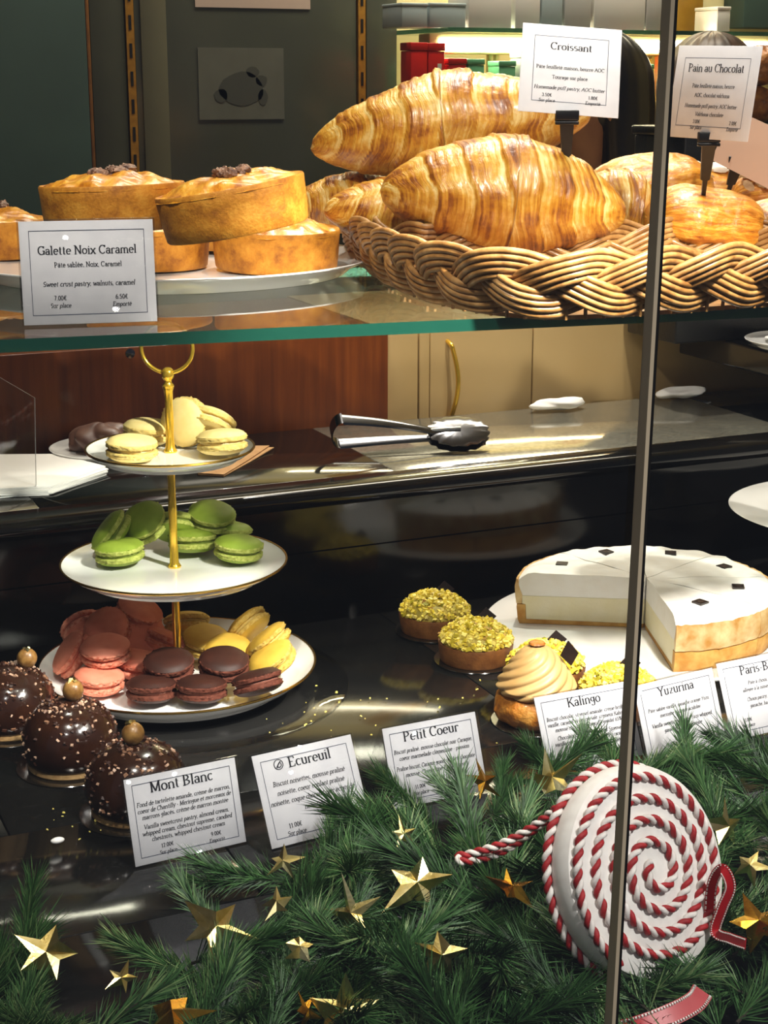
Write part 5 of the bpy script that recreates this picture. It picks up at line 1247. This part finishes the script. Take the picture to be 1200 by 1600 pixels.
# ================================================================== PEOPLE
M('skin_tone', '#b98a6c', '#ab7c60', 20, .5); M('black_cloth', '#0b0b0c', '#121213', 60, .7); M('black_hair', '#0c0908', '#17110e', 80, .35); M('brown_hair', '#2a1a12', '#4a3222', 60, .4); M('eye_white', '#e8e2da', rough=.2)
def person(label, head_px, Y, facing, hair_mat, long_hair):
    hc = at_y(*head_px, Y); FL = -.9; H = (hc.z-FL)/.925; k = H/1.75
    V, E, RAD = [], [], []
    def ad_(x, y, z, r, par=None):
        V.append((x*k, y*k, z*k)); RAD.append(r*k)
        if par is not None: E.append((par, len(V)-1))
        return len(V)-1
    pel = ad_(0, 0, .95, .13); sp1 = ad_(0, -.01, 1.10, .12, pel); ch = ad_(0, 0, 1.28, .135, sp1); nk0 = ad_(0, .005, 1.42, .07, ch); nk = ad_(0, 0, 1.49, .052, nk0); hd = ad_(0, -.012, 1.57, .074, nk); hd2 = ad_(0, -.008, 1.65, .082, hd); hd3 = ad_(0, 0, 1.71, .06, hd2); nose_ = ad_(0, -.108, 1.605, .011, hd)
    for s in (-1, 1):
        sh = ad_(s*.16, 0, 1.38, .062, ch); el = ad_(s*.20, .0, 1.10, .045, sh); wr = ad_(s*.17, -.16, .95, .028, el); pm = ad_(s*.165, -.225, .925, .030, wr)
        for q, (dx_, ln) in enumerate(((-.024, .065), (-.008, .075), (.008, .07), (.024, .055))):
            f1 = ad_(s*.165+dx_, -.265, .925, .0085, pm); ad_(s*.165+dx_, -.265-ln, .905, .007, f1)
        th = ad_(s*.135, -.225, .92, .0095, wr); ad_(s*.125, -.26, .91, .008, th)
        hp = ad_(s*.09, 0, .90, .095, pel); kn = ad_(s*.10, -.01, .50, .058, hp); an = ad_(s*.10, .02, .09, .038, kn); ad_(s*.105, -.13, .035, .034, an)
    me = bpy.data.meshes.new('person'); me.from_pydata(V, E, []); o = bpy.data.objects.new('person', me); C.objects.link(o)
    sk = o.modifiers.new('skin', 'SKIN'); sv_ = me.skin_vertices[0].data
    for i, rr in enumerate(RAD): sv_[i].radius = (rr, rr)
    sv_[0].use_root = True
    o.modifiers.new('sub', 'SUBSURF').levels = 2
    dg = bpy.context.evaluated_depsgraph_get(); nm = bpy.data.meshes.new_from_object(o.evaluated_get(dg)); o.modifiers.clear(); o.data = nm
    nm.materials.clear(); nm.materials.append(MATS['black_cloth']); nm.materials.append(MATS['skin_tone'])
    for pl_ in nm.polygons:
        c = pl_.center/k; pl_.use_smooth = True; pl_.material_index = 1 if (c.z > 1.47 or (c.y < -.17 and .85 < c.z < 1.0)) else 0
    zmin = min(v_.co.z for v_ in nm.vertices)
    o.location = (hc.x, Y, FL-zmin+.002); o.rotation_euler = (0, 0, facing); tag(o, label, 'person')
    mb = MB(); rows = []
    for i in range(25):
        th = PI*i/24; row = []
        for j in range(60):
            a = 2*PI*j/60; d = Vector((math.sin(th)*math.cos(a), math.sin(th)*math.sin(a), math.cos(th)))
            f = 1+.02*nz(a*9, th*.6, 3)+.012*math.sin(a*22+th)
            z = d.z*.115*f; y = d.y*.112*f+.016; x = d.x*.098*f
            if d.z < .15 and d.y < -.25: f2 = .66; y *= f2; x *= .9      # open at the face
            if long_hair and d.z < -.1 and d.y > -.2: z -= (.30)*min(1, (-d.z-.1)*1.6); y += .03*(-d.z)
            row.append((x*k, y*k, (1.645+z)*k))
        rows.append(row)
    part('hair', mb.grid(rows, True, False), hair_mat, o, True, 0)
    for s in (-1, 1):
        e_ = MB(); lump(e_, (s*.030*k, -.084*k, 1.63*k), .011*k, 1, 8, (1.2, .7, .8), 0); part('eye', e_, 'eye_white', o)
        e_ = MB(); lump(e_, (s*.082*k, .0, 1.61*k), .022*k, 2, 8, (.4, .8, 1.3), .1); part('ear', e_, 'skin_tone', o)
    e_ = MB(); lump(e_, (0, -.083*k, 1.562*k), .018*k, 1, 8, (1.2, .5, .35), 0); M('lip', '#9a5a4c', rough=.5); part('mouth', e_, 'lip', o)
person('person with long black hair and black clothes behind the croissant basket', (925, 150), 2.53, R_(-90), 'black_hair', True)
person('person with brown hair and black clothes behind the Pain au Chocolat card', (1118, 150), 2.56, R_(88), 'brown_hair', False)
